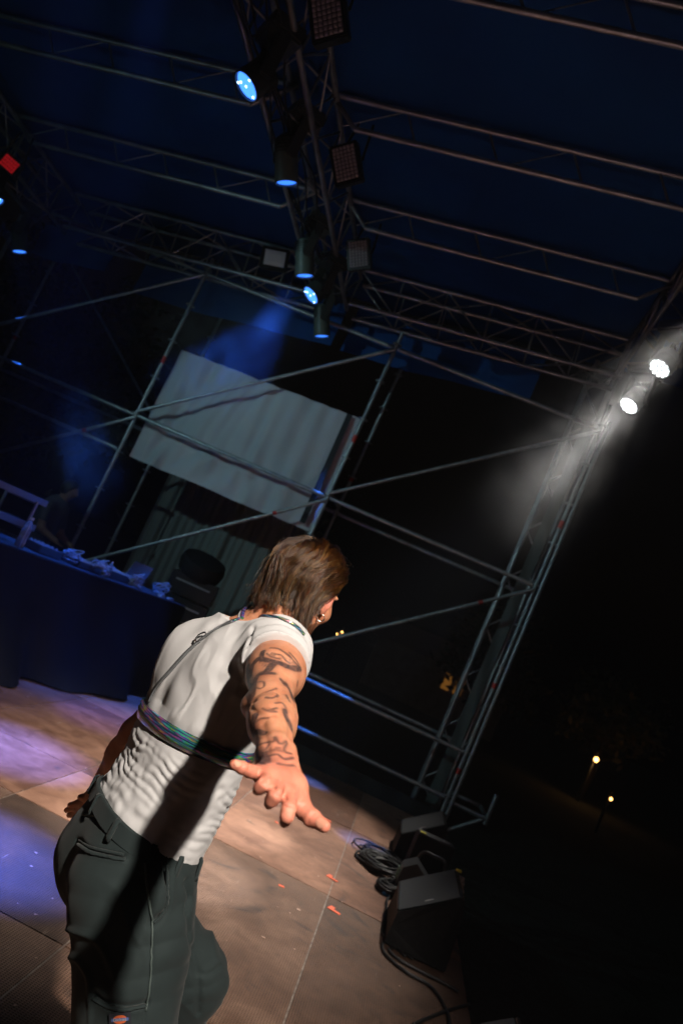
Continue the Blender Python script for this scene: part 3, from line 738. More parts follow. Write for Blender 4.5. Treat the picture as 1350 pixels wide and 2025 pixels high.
# loose cables on the table
def tangle(label, c, r, n, turns, m=RUBBER, rad=0.006, grp='cables on the table', seed=0, flat=0.03):
    R2 = random.Random(seed); o = empty('cable_coil', c, label, 'cable', grp)
    for i in range(n):
        ph = R2.uniform(0, 6.28); pts = []; e = R2.uniform(0.75, 1.1); ox, oy = R2.uniform(-0.25, 0.25) * r, R2.uniform(-0.25, 0.25) * r; tl = R2.uniform(-0.4, 0.4)
        N = int(26 * turns)
        for k in range(N + 1):
            a = ph + 2 * math.pi * turns * k / N; rr = r * (0.85 + 0.14 * math.sin(a * 0.37 + ph) + 0.05 * math.sin(a * 2.3 + i))
            pts.append((c[0] + ox + rr * math.cos(a) * e, c[1] + oy + rr * math.sin(a), c[2] + rad + flat * (0.5 + 0.5 * math.sin(a * 0.61 + i)) + 0.012 * i * flat * 10 + abs(tl) * flat * math.cos(a)))
        sweep('loop', pts, rad, m, o, 6)
    return o
GCAB = mat('grey_cable', (0.3, 0.3, 0.31), 0.5)
for lab, s, w, r, sd in (('loose grey cables curled over the middle of the table', 2.48, 0.2, 0.09, 3), ('grey cables looping up beside the small bottle on the table', 2.82, 0.12, 0.10, 5), ('grey cable loops in front of the laptop lid', 3.42, 0.10, 0.08, 8), ('thin cables at the far end of the table', 3.95, 0.16, 0.09, 9)):
    c = TA + td * s + tn * w + V(0, 0, 0.003); tangle(lab, c, r, 4, 1.6, GCAB, 0.0055, 'cables on the table', sd, 0.10)
for k in range(4):
    c = TA + td * (3.85 + 0.09 * k) + tn * (0.07 + 0.03 * (k % 2)) + V(0, 0, 0.013)
    o = box('small_gadget', c, (0.05, 0.035, 0.024), KNOB, None, trot, 0.004); tag(o, 'small pale gadget box at the far end of the table', 'gadget', 'gadgets at the end of the table')

# amplifier racks and a covered fan behind the far end of the table
rk = empty('amplifier_rack', (-2.55, 9.75, 0), 'black amplifier rack tower beyond the end of the table', 'amplifier rack')
for i in range(5):
    box('amplifier', (-2.70 + 0.01 * i, 9.62 + 0.10, 0.14 + 0.27 * i), (0.56, 0.52, 0.255), BLACKM, rk, Matrix.Rotation(0.2, 3, 'Z'), 0.01)
    box('face_strip', (-2.64 + 0.01 * i, 9.44, 0.18 + 0.27 * i), (0.42, 0.02, 0.02), GCAB, rk, Matrix.Rotation(0.2, 3, 'Z'), 0.004)
STL = mat('green_standby_led', (0, 0.1, 0.02), 0.4, emit=(0.1, 1, 0.3), estr=0.25)
box('status_strip', (-2.72, 9.437, 0.98), (0.2, 0.01, 0.006), STL, rk, Matrix.Rotation(0.2, 3, 'Z'), 0.001)
tag(lathe('fog_drum', [(0.10, 0), (0.26, 0.02), (0.28, 0.12), (0.26, 0.2), (0.1, 0.24), (0.02, 0.24)], (-2.66, 9.66, 1.385), (0.15, -0.35, 1), BLACK, None, 20), 'round black drum shaped fan resting on top of the amplifier rack', 'fan')

# ================================================================ monitors along the front edge
GRILL = mat('monitor_grille', (0.06, 0.064, 0.068), 0.38, 0.2, bump=(500, 0.4, 0.001))
MTOP = mat('grey_monitor_top', (0.055, 0.059, 0.063), 0.5, bump=(260, 0.3, 0.001))
def wedge(label, x0, y0, ln):
    """floor monitor: low lip, grille sloping up towards the audience side, black ends bowed along y"""
    o = empty('stage_monitor', (x0 + 0.2, y0 + ln / 2, 0), label, 'stage monitor', 'wedge monitors along the front edge')
    prof = [(x0, 0.012), (x0 + 0.37, 0.012), (x0 + 0.355, 0.27), (x0 + 0.325, 0.405), (x0 + 0.30, 0.408), (x0 + 0.006, 0.190)]
    bow = lambda x: 0.035 * (1 - ((x - (x0 + 0.17)) / 0.27) ** 2)
    n = 10; m = len(prof); vs = []; fs = []
    pr2 = [];
    for (xa, za), (xb, zb) in zip(prof, prof[1:] + prof[:1]):
        for k in range(4): pr2.append((xa + (xb - xa) * k / 4, za + (zb - za) * k / 4))
    m = len(pr2)
    for k in range(n + 1):
        c = 2 * k / n - 1
        for (x, z) in pr2: vs.append((x, y0 + ln * k / n + bow(x) * c * abs(c), z))
    for k in range(n):
        for i in range(m): fs.append((k * m + i, k * m + (i + 1) % m, (k + 1) * m + (i + 1) % m, (k + 1) * m + i))
    fs += [tuple(range(m))[::-1], tuple(range(n * m, (n + 1) * m))]
    mesh_ob('cabinet', vs, fs, BLACK, o)
    a, b = V(x0 + 0.012, 0, 0.195), V(x0 + 0.297, 0, 0.406); nrm = V(-(b[2] - a[2]), 0, b[0] - a[0]); nrm /= np.linalg.norm(nrm)
    gv = []
    for k in range(n + 1):
        c = 2 * k / n - 1
        for j in range(7):
            q = a + (b - a) * j / 6; gv.append((q[0] + nrm[0] * 0.008, y0 + ln * k / n + (bow(q[0]) - 0.012) * c * abs(c), q[2] + nrm[2] * 0.008))
    mesh_ob('grille', gv, [(k * 7 + i, k * 7 + i + 1, (k + 1) * 7 + i + 1, (k + 1) * 7 + i) for k in range(n) for i in range(6)], MTOP, o)
    tube('rim', (x0 + 0.31, y0 - 0.02, 0.412), (x0 + 0.31, y0 + ln + 0.02, 0.412), 0.009, BLACKM, o, 6)
    tube('rim', (x0 + 0.004, y0 - 0.0, 0.196), (x0 + 0.004, y0 + ln, 0.196), 0.007, BLACKM, o, 6)
    q = a + (b - a) * 0.5; box('badge', (q[0] + nrm[0] * 0.011, y0 + 0.035, q[2] + nrm[2] * 0.011), (0.05, 0.02, 0.004), GCAB, o, Matrix.Rotation(-math.atan2(b[2] - a[2], b[0] - a[0]), 3, 'Y'), 0.001)
    return o
wedge('wedge monitor with grey sloping grille farthest along the front edge, past the boxes', 0.478, 7.2, 0.58)
wedge('wedge monitor with grey sloping grille nearer the camera, beside the small coil', 0.485, 5.1, 0.6)
wedge('wedge monitor cut off by the bottom edge of the picture', 0.62, 3.0, 0.6)
# boxes of electronics between the two monitors
YEL = mat('yellow_tag', (0.75, 0.65, 0.05), 0.6); BLU = mat('blue_tag', (0.03, 0.25, 0.6), 0.5); GRN = mat('green_white_label', (0.45, 0.7, 0.5), 0.6, noise=(60, (0.1, 0.2, 0.15), 0.45, 0.5))
WHT = mat('white_label', (0.7, 0.7, 0.68), 0.6)
bx0 = empty('power_box', (0.70, 6.85, 0), 'black power box with a yellow tag standing between the monitors', 'power box')
r1 = Matrix.Rotation(0.12, 3, 'Z')
box('case', (0.72, 6.88, 0.165), (0.30, 0.15, 0.33), DARKPL, bx0, r1); box('top_ridge', (0.72, 6.88, 0.336), (0.29, 0.14, 0.010), MTOP, bx0, r1, 0.002)
box('yellow_tag', (0.61, 6.82, 0.344), (0.045, 0.04, 0.006), YEL, bx0, r1, 0.001); box('white_label', (0.80, 6.88, 0.344), (0.06, 0.02, 0.005), WHT, bx0, r1, 0.001)
bx1 = empty('signal_box', (0.62, 6.2, 0), 'angled black signal box with a sloped lid between the monitors', 'signal box')
X1, Y1_ = 0.50, 6.1
mesh_ob('case', [(X1, Y1_, 0.0), (X1 + 0.3, Y1_, 0.0), (X1 + 0.3, Y1_ + 0.24, 0.0), (X1, Y1_ + 0.24, 0.0), (X1 + 0.01, Y1_ + 0.01, 0.20), (X1 + 0.09, Y1_ + 0.01, 0.26), (X1 + 0.09, Y1_ + 0.23, 0.26), (X1 + 0.01, Y1_ + 0.23, 0.20), (X1 + 0.29, Y1_ + 0.01, 0.13), (X1 + 0.29, Y1_ + 0.23, 0.13)],
        [(0, 1, 8, 5, 4), (4, 5, 6, 7), (5, 8, 9, 6), (1, 2, 9, 8), (2, 3, 7, 6, 9), (3, 0, 4, 7)], GRILL, bx1)
box('green_label', (X1 - 0.003, Y1_ + 0.14, 0.13), (0.004, 0.11, 0.07), GRN, bx1); box('blue_tag', (X1 - 0.03, Y1_ - 0.06, 0.012), (0.06, 0.05, 0.02), BLU, bx1)
tg = box('yellow_tag_strip', (0.797, 5.66, 0.428), (0.035, 0.03, 0.012), YEL, None, None, 0.001); tag(tg, 'tiny yellow tag lying on the far rim of the nearer monitor', 'tag')
PALE = mat('pale_cable', (0.55, 0.42, 0.34), 0.6)
tangle('pale coil of cable beside the signal box between the monitors', (0.90, 6.35, 0.16), 0.085, 5, 2.2, PALE, 0.008, 'cables by the monitors', 31, 0.05)
box('coil_shelf', (0.90, 6.35, 0.08), (0.16, 0.2, 0.155), DARKPL, bx1, None)
hb = sweep('carry_handle', smooth_path([(0.62, 6.58, 0.02), (0.63, 6.58, 0.24), (0.72, 6.57, 0.27), (0.82, 6.55, 0.25), (0.84, 6.55, 0.02)], 6), 0.012, GRILL, None, 8)
tag(hb, 'dark bent metal handle frame standing between the boxes', 'handle')
P0 = lambda x, y: at_z(x, y, 0.0)
tangle('big black coil of cable on the deck beside the boxes', P0(752, 1720), 0.20, 7, 3.2, RUBBER, 0.009, 'cables by the monitors', 11, 0.035)
tangle('thin black cable loops on the deck in the pale blue light', P0(745, 1690), 0.20, 4, 1.7, RUBBER, 0.007, 'cables by the monitors', 12, 0.02)
tangle('small tight black coil of cable beside the nearer monitor', P0(768, 1765), 0.11, 6, 3.2, RUBBER, 0.009, 'cables by the monitors', 13, 0.04)
FC = lambda *q: [V(0, 0, 0.010) + P0(*p) for p in q]
for lab, pts in (('black cable arcing over the deck in front of the nearer monitor', FC((800, 1895), (772, 1870), (756, 1868), (760, 1890), (800, 1925), (850, 1955), (880, 2000), (888, 2040))),
                 ('second black cable running beside the arcing one to the nearer monitor', FC((815, 1900), (785, 1878), (768, 1882), (785, 1900), (830, 1925), (880, 1950), (905, 1965))),
                 ('black cable winding along the foot of the nearer monitor', FC((785, 1765), (765, 1780), (762, 1800), (757, 1830), (756, 1850), (775, 1868))),
                 ('black cable near the bottom edge of the picture', FC((815, 2030), (850, 2015), (890, 2000), (925, 1990)))):
    tag(sweep('floor_cable', smooth_path(pts, 8), 0.009, RUBBER, None, 7), lab, 'cable', 'cables on the deck')
# ---- orange tape marks and scraps on the deck
ORG = mat('orange_tape', (0.85, 0.16, 0.08), 0.55)
def tape(label, x, y, L, w, ang, hook=True):
    p = at_z(x, y, 0.0); c, s = math.cos(ang), math.sin(ang)
    pts = [(-L / 2, -w / 2), (L / 2, -w / 2), (L / 2, w / 2), (-L / 2 + (w if hook else 0), w / 2)] + ([(-L / 2 + w, w * 1.8), (-L / 2, w * 1.8)] if hook else [(-L / 2, w / 2)])
    if not hook: pts = pts[:4]
    vs = [(p[0] + a * c - b * s, p[1] + a * s + b * c, 0.0045) for a, b in pts]
    vs += [(v[0], v[1], 0.002) for v in vs]; n = len(pts)
    o = mesh_ob('tape_mark', vs, [tuple(range(n))] + [(i, (i + 1) % n, n + (i + 1) % n, n + i) for i in range(n)], ORG)
    return tag(o, label, 'tape mark', 'orange marks on the deck')
tape('orange tape tick on the deck just past the seam crossing', 656, 1738, 0.085, 0.03, -0.3)
tape('orange tape tick on the deck just before the seam crossing', 660, 1802, 0.085, 0.03, -0.3)
tape('small orange tape mark beside the singer\'s thumb', 645, 1622, 0.09, 0.06, 0.4, False)
tape('tiny orange tape square left of the seam crossing', 556, 1753, 0.035, 0.025, 0.2, False)
tape('tiny orange tape scrap beyond the singer\'s hand', 547, 1627, 0.03, 0.03, 0.7, False)
CONF = mat('pale_scrap', (0.55, 0.38, 0.30), 0.7)
vs, fs = [], []
R3 = random.Random(5)
def scrap(x, y, r):
    b0 = len(vs); a0 = R3.uniform(0, 6); n = R3.choice((3, 4, 5))
    for k in range(n):
        a = a0 + 2 * math.pi * k / n; rr = r * R3.uniform(0.5, 1.1); vs.append((x + rr * math.cos(a), y + rr * math.sin(a), 0.0032 + R3.uniform(0, 0.003)))
    fs.append(tuple(range(b0, b0 + n)))
for i in range(150): scrap(R3.uniform(-3, 0.9), R3.uniform(2.2, 9.2), R3.uniform(0.003, 0.009))
for x, y in ((70, 1688), (62, 1715), (70, 1810), (55, 1378), (60, 1372), (520, 1855), (590, 1800), (30, 1990)):
    p = at_z(x, y, 0); scrap(p[0], p[1], 0.014)
cf = mesh_ob('scraps', vs, fs, CONF); tag(cf, 'tiny pale paper scraps scattered over the deck boards', 'litter', kind='stuff')

# ================================================================ beyond the stage
LEAF = mat('night_leaves', (0.05, 0.06, 0.025), 0.8, noise=(3, (0.09, 0.06, 0.025), 0.4, 0.6))
BARK = mat('bark', (0.06, 0.045, 0.035), 0.9, bump=(12, 0.6, 0.03))
def tree(label, x, y, h, r, seed, leaf=0.22, n=2600):
    R4 = np.random.default_rng(seed); o = empty('tree', (x, y, -1.25), label, 'tree', 'trees beyond the stage')
    sweep('trunk', smooth_path([(x, y, -1.25), (x + 0.15, y, h * 0.3 - 1.25), (x - 0.1, y + 0.1, h * 0.7 - 1.25)], 4), 0.035 * h, BARK, o, 8, r_end=0.012 * h)
    tr = o.children[0]
    for k in range(7):
        a = k * 2.4 + seed; zz = h * (0.3 + 0.055 * k) - 1.25
        sweep('limb', [(x, y, zz), (x + r * 0.45 * math.cos(a), y + r * 0.45 * math.sin(a), zz + h * 0.14), (x + r * 0.8 * math.cos(a), y + r * 0.8 * math.sin(a), zz + h * 0.22)], 0.012 * h, BARK, tr, 6, r_end=0.004 * h)
    nc = 26; cc = R4.normal(size=(nc, 3)); cc /= np.linalg.norm(cc, axis=1)[:, None]; cc *= (R4.random(nc) ** 0.45)[:, None]
    cc = cc * V(r, r, h * 0.33) * 0.85 + V(x, y, h * 0.66 - 1.25)
    ci = R4.integers(0, nc, n); c = cc[ci] + R4.normal(size=(n, 3)) * r * 0.17
    d1 = R4.normal(size=(n, 3)); d1 /= np.linalg.norm(d1, axis=1)[:, None]; d2 = np.cross(d1, R4.normal(size=(n, 3))); d2 /= np.linalg.norm(d2, axis=1)[:, None]
    s = leaf * R4.uniform(0.5, 1.2, (n, 1)); vs = np.stack([c - d1 * s, c + d2 * s * 0.5, c + d1 * s, c - d2 * s * 0.5], 1).reshape(-1, 3)
    cr = np_mesh('crown', vs, np.arange(4 * n).reshape(-1, 4), LEAF, o); cr.data.polygons.foreach_set('use_smooth', np.zeros(n, bool))
p = at_y(5, 850, 13.0); tree('broad tree behind the scaffold at the left edge', p[0] - 0.6, 14.0, 7.5, 2.4, 3, 0.13, 5200)
tree('tree in the dark right of the corner post, lit amber by a street lamp', 3.6, 38.0, 6.4, 2.6, 5, 0.22)
tree('second dark tree farther right beyond the street lamp', 10.2, 44.0, 6.0, 2.8, 6, 0.24)
tree('dark tree far behind the scaffold bays', -9.0, 42.0, 8.0, 3.2, 8, 0.26)
# distant house with two lit windows
PL = mat('house_plaster', (0.30, 0.26, 0.22), 0.9, noise=(2, (0.25, 0.21, 0.18), 0.4, 0.7)); TILE = mat('roof_tiles', (0.18, 0.08, 0.05), 0.85)
WARM = mat('lit_window', (0.3, 0.18, 0.05), 0.5, emit=(1.0, 0.40, 0.06), estr=0.11, noise=(2.2, (0.05, 0.03, 0.01), 0.35, 0.75))
hp = at_y(893, 1357, 55.0)
house = empty('house', (hp[0], 57, -1.25), 'distant plaster house with two amber lit windows beyond the scaffold', 'house')
box('wall', (hp[0] - 1, 57.5, 0.4), (9, 4.9, 3.3), PL, house, None, 0.0)
mesh_ob('roof', [(hp[0] - 6, 54.8, 2.05), (hp[0] + 4, 54.8, 2.05), (hp[0] + 4, 60.2, 2.05), (hp[0] - 6, 60.2, 2.05), (hp[0] - 6, 57.5, 3.6), (hp[0] + 4, 57.5, 3.6)], [(0, 1, 5, 4), (2, 3, 4, 5), (0, 4, 3), (1, 2, 5), (3, 2, 1, 0)], TILE, house)
for dx in (-0.38, 0.42):
    w = box('window', (hp[0] + dx, 55.03, hp[2] + 0.15), (0.5, 0.08, 1.1), WARM, house, None, 0.0)
    box('frame', (hp[0] + dx, 54.98, hp[2] + 0.72), (0.7, 0.05, 0.06), TILE, w, None, 0.0); box('sill', (hp[0] + dx, 54.98, hp[2] - 0.42), (0.7, 0.06, 0.06), TILE, w, None, 0.0)
# street lamps far away
AMB = mat('amber_lamp', (1, 0.6, 0.2), 0.4, emit=(1.0, 0.50, 0.13), estr=7.0)
def street_lamp(label, x, y, Y, r, power=0):
    p = at_y(x, y, Y); o = empty('street_lamp', (p[0], p[1] + 0.3, -1.25), label, 'street lamp', 'street lamps beyond the stage')
    tube('post', (p[0], p[1] + 0.3, -1.25), (p[0], p[1] + 0.3, p[2] + 0.35), 0.06, BLACKM, o, 8)
    tube('arm', (p[0], p[1] + 0.3, p[2] + 0.33), (p[0], p[1], p[2] + 0.15 + r), 0.035, BLACKM, o, 6)
    lathe('bulb', [(r * 0.3, -r), (r * 0.85, -r * 0.55), (r, 0), (r * 0.85, r * 0.55), (r * 0.3, r)], p, (0, 0, 1), AMB, o, 14)
    if power:
        l = bpy.data.lights.new('street_light', 'POINT'); l.energy = power; l.color = (1.0, 0.5, 0.16); l.shadow_soft_size = r
        q = bpy.data.objects.new('street_light', l); COL.objects.link(q); q.location = p - V(0, 0.0, 2.5 * r); adopt(q, o); q.location = p - V(0, 0.3, 2.5 * r)
street_lamp('amber street lamp in the dark at the right, the brighter of the pair', 1178, 1502, 40.0, 0.11, 16)
street_lamp('fainter amber street lamp just below the brighter one at the right', 1207, 1580, 30.0, 0.05)
street_lamp('small amber lamp above the lit house windows', 901, 1312, 60.0, 0.08, 8)
street_lamp('amber lamp beside the singer\'s chin, brighter of two', 676, 1250, 60.0, 0.06)
street_lamp('amber lamp just left of the one beside the singer\'s chin', 666, 1254, 60.0, 0.05)

# ================================================================ the singer
def fr(a): a = math.radians(a); return V(math.cos(a), math.sin(a), 0), V(math.sin(a), -math.cos(a), 0)   # facing, right-hand side
S, E, W = at_y(548, 1290, 1.80), at_y(533, 1398, 1.525), at_y(548, 1510, 1.285)
LS = V(-0.462, 2.055, 1.275); LE = at_y(272, 1452, 2.20); LW = at_y(192, 1572, 2.33)
Pc = V(-0.40, 1.95, 0.88); dP, rP = fr(35)
RH, LH = Pc + rP * 0.085 - V(0, 0, 0.04), Pc - rP * 0.085 - V(0, 0, 0.04)
RK, LK = V(-0.178, 1.86, 0.46), at_y(376, 1932, 2.15)
RA, LA = V(-0.245, 1.84, 0.085), V(LK[0] - 0.015, LK[1] + 0.05, 0.165)
Hc = at_y(597, 1169, 1.90)
KH = 0.875
dH, rH = fr(65); pt = math.radians(-9)
fH = dH * math.cos(pt) + V(0, 0, 1) * math.sin(pt); uH = np.cross(rH, fH)
fH, uH = fH, uH / np.linalg.norm(uH)
HM = np.stack([rH, fH, uH])                       # rows: local axes
def hl(r, f, u): return Hc + (rH * r + fH * f + uH * u) * KH
def ellh(c, rad, R=None): return ell(c, tuple(KH * q for q in rad), R)
Nb = V(-0.335, 1.905, 1.415)
TORSO = [(0.74, -0.36, 1.94, 0.135, 0.090, 34), (0.86, -0.385, 1.945, 0.155, 0.100, 36), (0.946, -0.402, 1.953, 0.166, 0.114, 38), (1.062, -0.383, 1.950, 0.166, 0.114, 40), (1.168, -0.384, 1.944, 0.172, 0.117, 42),
         (1.252, -0.388, 1.936, 0.178, 0.120, 42), (1.347, -0.372, 1.925, 0.172, 0.112, 42), (1.40, -0.36, 1.918, 0.15, 0.095, 42), (1.435, -0.35, 1.912, 0.11, 0.075, 42)]
def shrink(st, d): return [(z, x, y, w - d, dp - d, a) for z, x, y, w, dp, a in st]

skin = []
add = lambda k, fn, op='+': skin.append((op, k, fn))
add(0.03, loft(shrink(TORSO, 0.014), 2.3))
add(0.04, rcone(LS, Nb, 0.046, 0.044)); add(0.04, rcone(S - (S - Nb) * 0.15, Nb, 0.06, 0.05))
# right arm
add(0.03, rcone(S, S + (E - S) * 0.45, 0.055, 0.051)); add(0.03, rcone(S + (E - S) * 0.4, E, 0.050, 0.037))
armd = (E - S) / np.linalg.norm(E - S); ford = (W - E) / np.linalg.norm(W - E)
add(0.03, rcone(E, E + ford * 0.10, 0.0365, 0.036)); add(0.02, rcone(E + ford * 0.07, W - ford * 0.02, 0.0355, 0.027)); add(0.02, rcone(W - ford * 0.03, W + ford * 0.015, 0.028, 0.026))
add(0.018, ell(at_y(497, 1396, 1.535), (0.017, 0.024, 0.017)))                  # point of the elbow
add(0.03, ell(S + (E - S) * 0.42 + _r * 0.014, (0.041, 0.07, 0.043)))            # triceps / biceps fullness
add(0.03, ell(E + ford * 0.06 + _r * 0.006, (0.031, 0.075, 0.032)))
add(0.012, ell(at_y(527, 1384, 1.50) - _f * 0.012, (0.012, 0.012, 0.010)), '-')   # dimple above the elbow
# right hand, fingers towards the camera, thumb out to the right
def finger(pts, rs, k=0.006):
    for a, b, ra, rb in zip(pts[:-1], pts[1:], rs[:-1], rs[1:]): add(k, rcone(a, b, ra, rb))
KN = [at_y(513, 1529, 1.215), at_y(530, 1538, 1.203), at_y(549, 1552, 1.197), at_y(570, 1573, 1.200)]       # little .. index knuckles
for q, w in zip(KN, (0.0115, 0.0125, 0.013, 0.0135)): add(0.010, rcone(W, q, 0.018, w)); add(0.004, ell(q - _f * 0.004, (0.011, 0.011, 0.011)))
for q in KN[1:]: add(0.004, rcone(W + (q - W) * 0.45 - _f * 0.013 + _u * 0.004, q - _f * 0.006 + _u * 0.003, 0.006, 0.006))       # tendons
add(0.010, ell((W + KN[1] + KN[2]) / 3, (0.026, 0.036, 0.017)))
finger([KN[0], at_y(493, 1525, 1.190), at_y(478, 1518, 1.172), at_y(464, 1512, 1.160)], (0.0105, 0.0095, 0.0088, 0.0075), 0.004)
finger([KN[1], at_y(523, 1551, 1.163), at_y(514, 1558, 1.166), at_y(509, 1563, 1.182)], (0.0108, 0.0094, 0.0086, 0.0074), 0.004)
finger([KN[2], at_y(545, 1572, 1.152), at_y(537, 1583, 1.156), at_y(532, 1590, 1.174)], (0.0112, 0.0098, 0.0090, 0.0077), 0.004)
finger([KN[3], at_y(571, 1600, 1.158), at_y(567, 1615, 1.154), at_y(563, 1626, 1.168)], (0.0114, 0.0098, 0.0090, 0.0077), 0.004)
TH = [W + _r * 0.010, at_y(582, 1556, 1.240), at_y(600, 1602, 1.205), at_y(617, 1618, 1.195), at_y(641, 1634, 1.182)]
finger(TH[:3], (0.020, 0.0175, 0.0128), 0.012); finger(TH[2:], (0.0128, 0.0112, 0.0090), 0.005); add(0.004, ell(TH[3], (0.0122, 0.0122, 0.0122)))
# left arm and hand
add(0.03, rcone(LS, LE, 0.052, 0.042)); add(0.02, rcone(LE, LE + (LW - LE) * 0.35, 0.043, 0.044)); add(0.02, rcone(LE + (LW - LE) * 0.3, LW, 0.044, 0.029))
LK0 = [at_y(168, 1592, 2.36), at_y(163, 1601, 2.38), at_y(162, 1610, 2.40), at_y(165, 1618, 2.42)]
for q in LK0: add(0.012, rcone(LW, q, 0.022, 0.0125))
for q, tip in zip(LK0, (at_y(139, 1592, 2.38), at_y(132, 1602, 2.41), at_y(137, 1612, 2.43), at_y(146, 1620, 2.45))):
    mid = q + (tip - q) * 0.5 + V(0, 0.006, 0.006); finger([q, mid, tip], (0.0115, 0.010, 0.008))
finger([LW + (LK0[0] - LW) * 0.3, at_y(176, 1578, 2.33), at_y(160, 1577, 2.32)], (0.016, 0.0125, 0.0095), 0.008)
# legs and feet inside the trousers and shoes
for h, k, a in ((RH, RK, RA), (LH, LK, LA)):
    add(0.04, rcone(h, k, 0.072, 0.052)); add(0.03, rcone(k, k + (a - k) * 0.35, 0.055, 0.056)); add(0.03, rcone(k + (a - k) * 0.3, a, 0.055, 0.038))
    d, _ = fr(30); drop = 0.045 if a is RA else 0.10
    add(0.02, rcone(a - V(0, 0, 0.03), a + d * 0.15 - V(0, 0, drop), 0.036, 0.026))
# neck and head
add(0.03, rcone(hl(0, -0.03, -0.07), Nb, 0.054, 0.062))
add(0.02, ellh(hl(0, -0.012, 0.045), (0.077, 0.099, 0.086), HM)); add(0.03, ellh(hl(0, 0.045, -0.015), (0.062, 0.054, 0.084), HM))
for s in (-1, 1):
    add(0.02, rcone(hl(s * 0.058, 0.005, -0.055), hl(s * 0.012, 0.082, -0.100), 0.019, 0.017)); add(0.02, ellh(hl(s * 0.042, 0.066, -0.022), (0.026, 0.026, 0.024), HM))
    add(0.01, ellh(hl(s * 0.032, 0.094, 0.012), (0.015, 0.012, 0.011), HM), '-'); add(0.004, ellh(hl(s * 0.032, 0.084, 0.012), (0.0125, 0.0125, 0.0125), HM))
    # ear: shell tilted back, concha carved, lobe
    ea = math.radians(28) * s; er = rH * math.cos(ea) - fH * math.sin(ea); ef = rH * math.sin(ea) + fH * math.cos(ea); EM = np.stack([er, ef, uH])
    add(0.006, ellh(hl(s * 0.085, -0.008, 0.002), (0.009, 0.020, 0.033), EM)); add(0.005, ellh(hl(s * 0.083, 0.002, -0.026), (0.008, 0.010, 0.012), EM))
    add(0.004, ellh(hl(s * 0.098, -0.004, 0.006), (0.009, 0.012, 0.020), EM), '-')
add(0.01, rcone(hl(0, 0.095, 0.016), hl(0, 0.122, -0.028), 0.008, 0.0125)); add(0.01, ellh(hl(0, 0.108, -0.034), (0.019, 0.014, 0.010), HM))
add(0.012, ellh(hl(0, 0.088, 0.034), (0.055, 0.016, 0.011), HM)); add(0.015, ellh(hl(0, 0.088, -0.104), (0.022, 0.016, 0.016), HM))
add(0.005, ellh(hl(0, 0.099, -0.060), (0.024, 0.010, 0.006), HM)); add(0.005, ellh(hl(0, 0.097, -0.072), (0.021, 0.010, 0.007), HM))
sv, sf = polygonise(skin, (-0.95, 1.05, 0.0), (0.12, 2.60, 1.80), 0.0026, 2)

def bvh_of(v, f): return BVHTree.FromPolygons([Vector(p) for p in v], [tuple(map(int, q)) for q in f])
def surf(bvh, x, y):
    d = Vector(ray(x, y)).normalized(); h = bvh.ray_cast(Vector(EYE), d)
    return (None, None) if h[0] is None else (np.array(h[0]), np.array(h[1]))
def surf_path(bvh, pts, n=6):
    out = []
    for p in smooth_path([V(*p) for p in pts], n):
        h, nn = surf(bvh, *p)
        if h is not None: out.append((h, nn))
    return out
def groove(v, f, bvh, pts, depth, rad, n=8):
    path = [h for h, _ in surf_path(bvh, pts, n)]
    if len(path) < 2: return v
    d = seg_dist(v, path); nn = vnormals(v, f); return v - nn * (depth * np.exp(-(d / rad) ** 2))[:, None]
# creases over the finger joints, the wrist and the elbow
sb0 = bvh_of(sv, sf)
for pts, dp_, rd in (([(606, 1626), (613, 1616), (621, 1608)], 0.0022, 0.0022), ([(610, 1630), (618, 1621), (626, 1613)], 0.0014, 0.002), ([(590, 1600), (598, 1594), (607, 1590)], 0.0012, 0.002), ([(487, 1530), (492, 1522), (494, 1514)], 0.0016, 0.002), ([(475, 1523), (478, 1517), (480, 1511)], 0.0014, 0.002),
                     ([(516, 1545), (524, 1549), (530, 1555)], 0.0016, 0.002), ([(536, 1565), (545, 1569), (553, 1575)], 0.0016, 0.002), ([(562, 1594), (572, 1597), (580, 1602)], 0.0016, 0.002), ([(517, 1543), (521, 1539), (525, 1544)], 0.003, 0.003), ([(537, 1556), (541, 1553), (544, 1560)], 0.003, 0.003), ([(558, 1577), (561, 1573), (564, 1581)], 0.003, 0.003),
                     ([(506, 1506), (530, 1512), (560, 1511), (586, 1505)], 0.0014, 0.0025), ([(508, 1512), (532, 1518), (562, 1517), (588, 1511)], 0.0010, 0.002), ([(500, 1388), (520, 1380), (540, 1380)], 0.0030, 0.005), ([(496, 1400), (515, 1412), (540, 1414)], 0.0020, 0.004),
                     ([(560, 1400), (574, 1440), (572, 1480)], 0.0030, 0.007), ([(520, 1430), (527, 1465), (530, 1495)], 0.0022, 0.006), ([(570, 1310), (560, 1350), (556, 1380)], 0.0035, 0.008)):
    sv = groove(sv, sf, sb0, pts, dp_, rd)

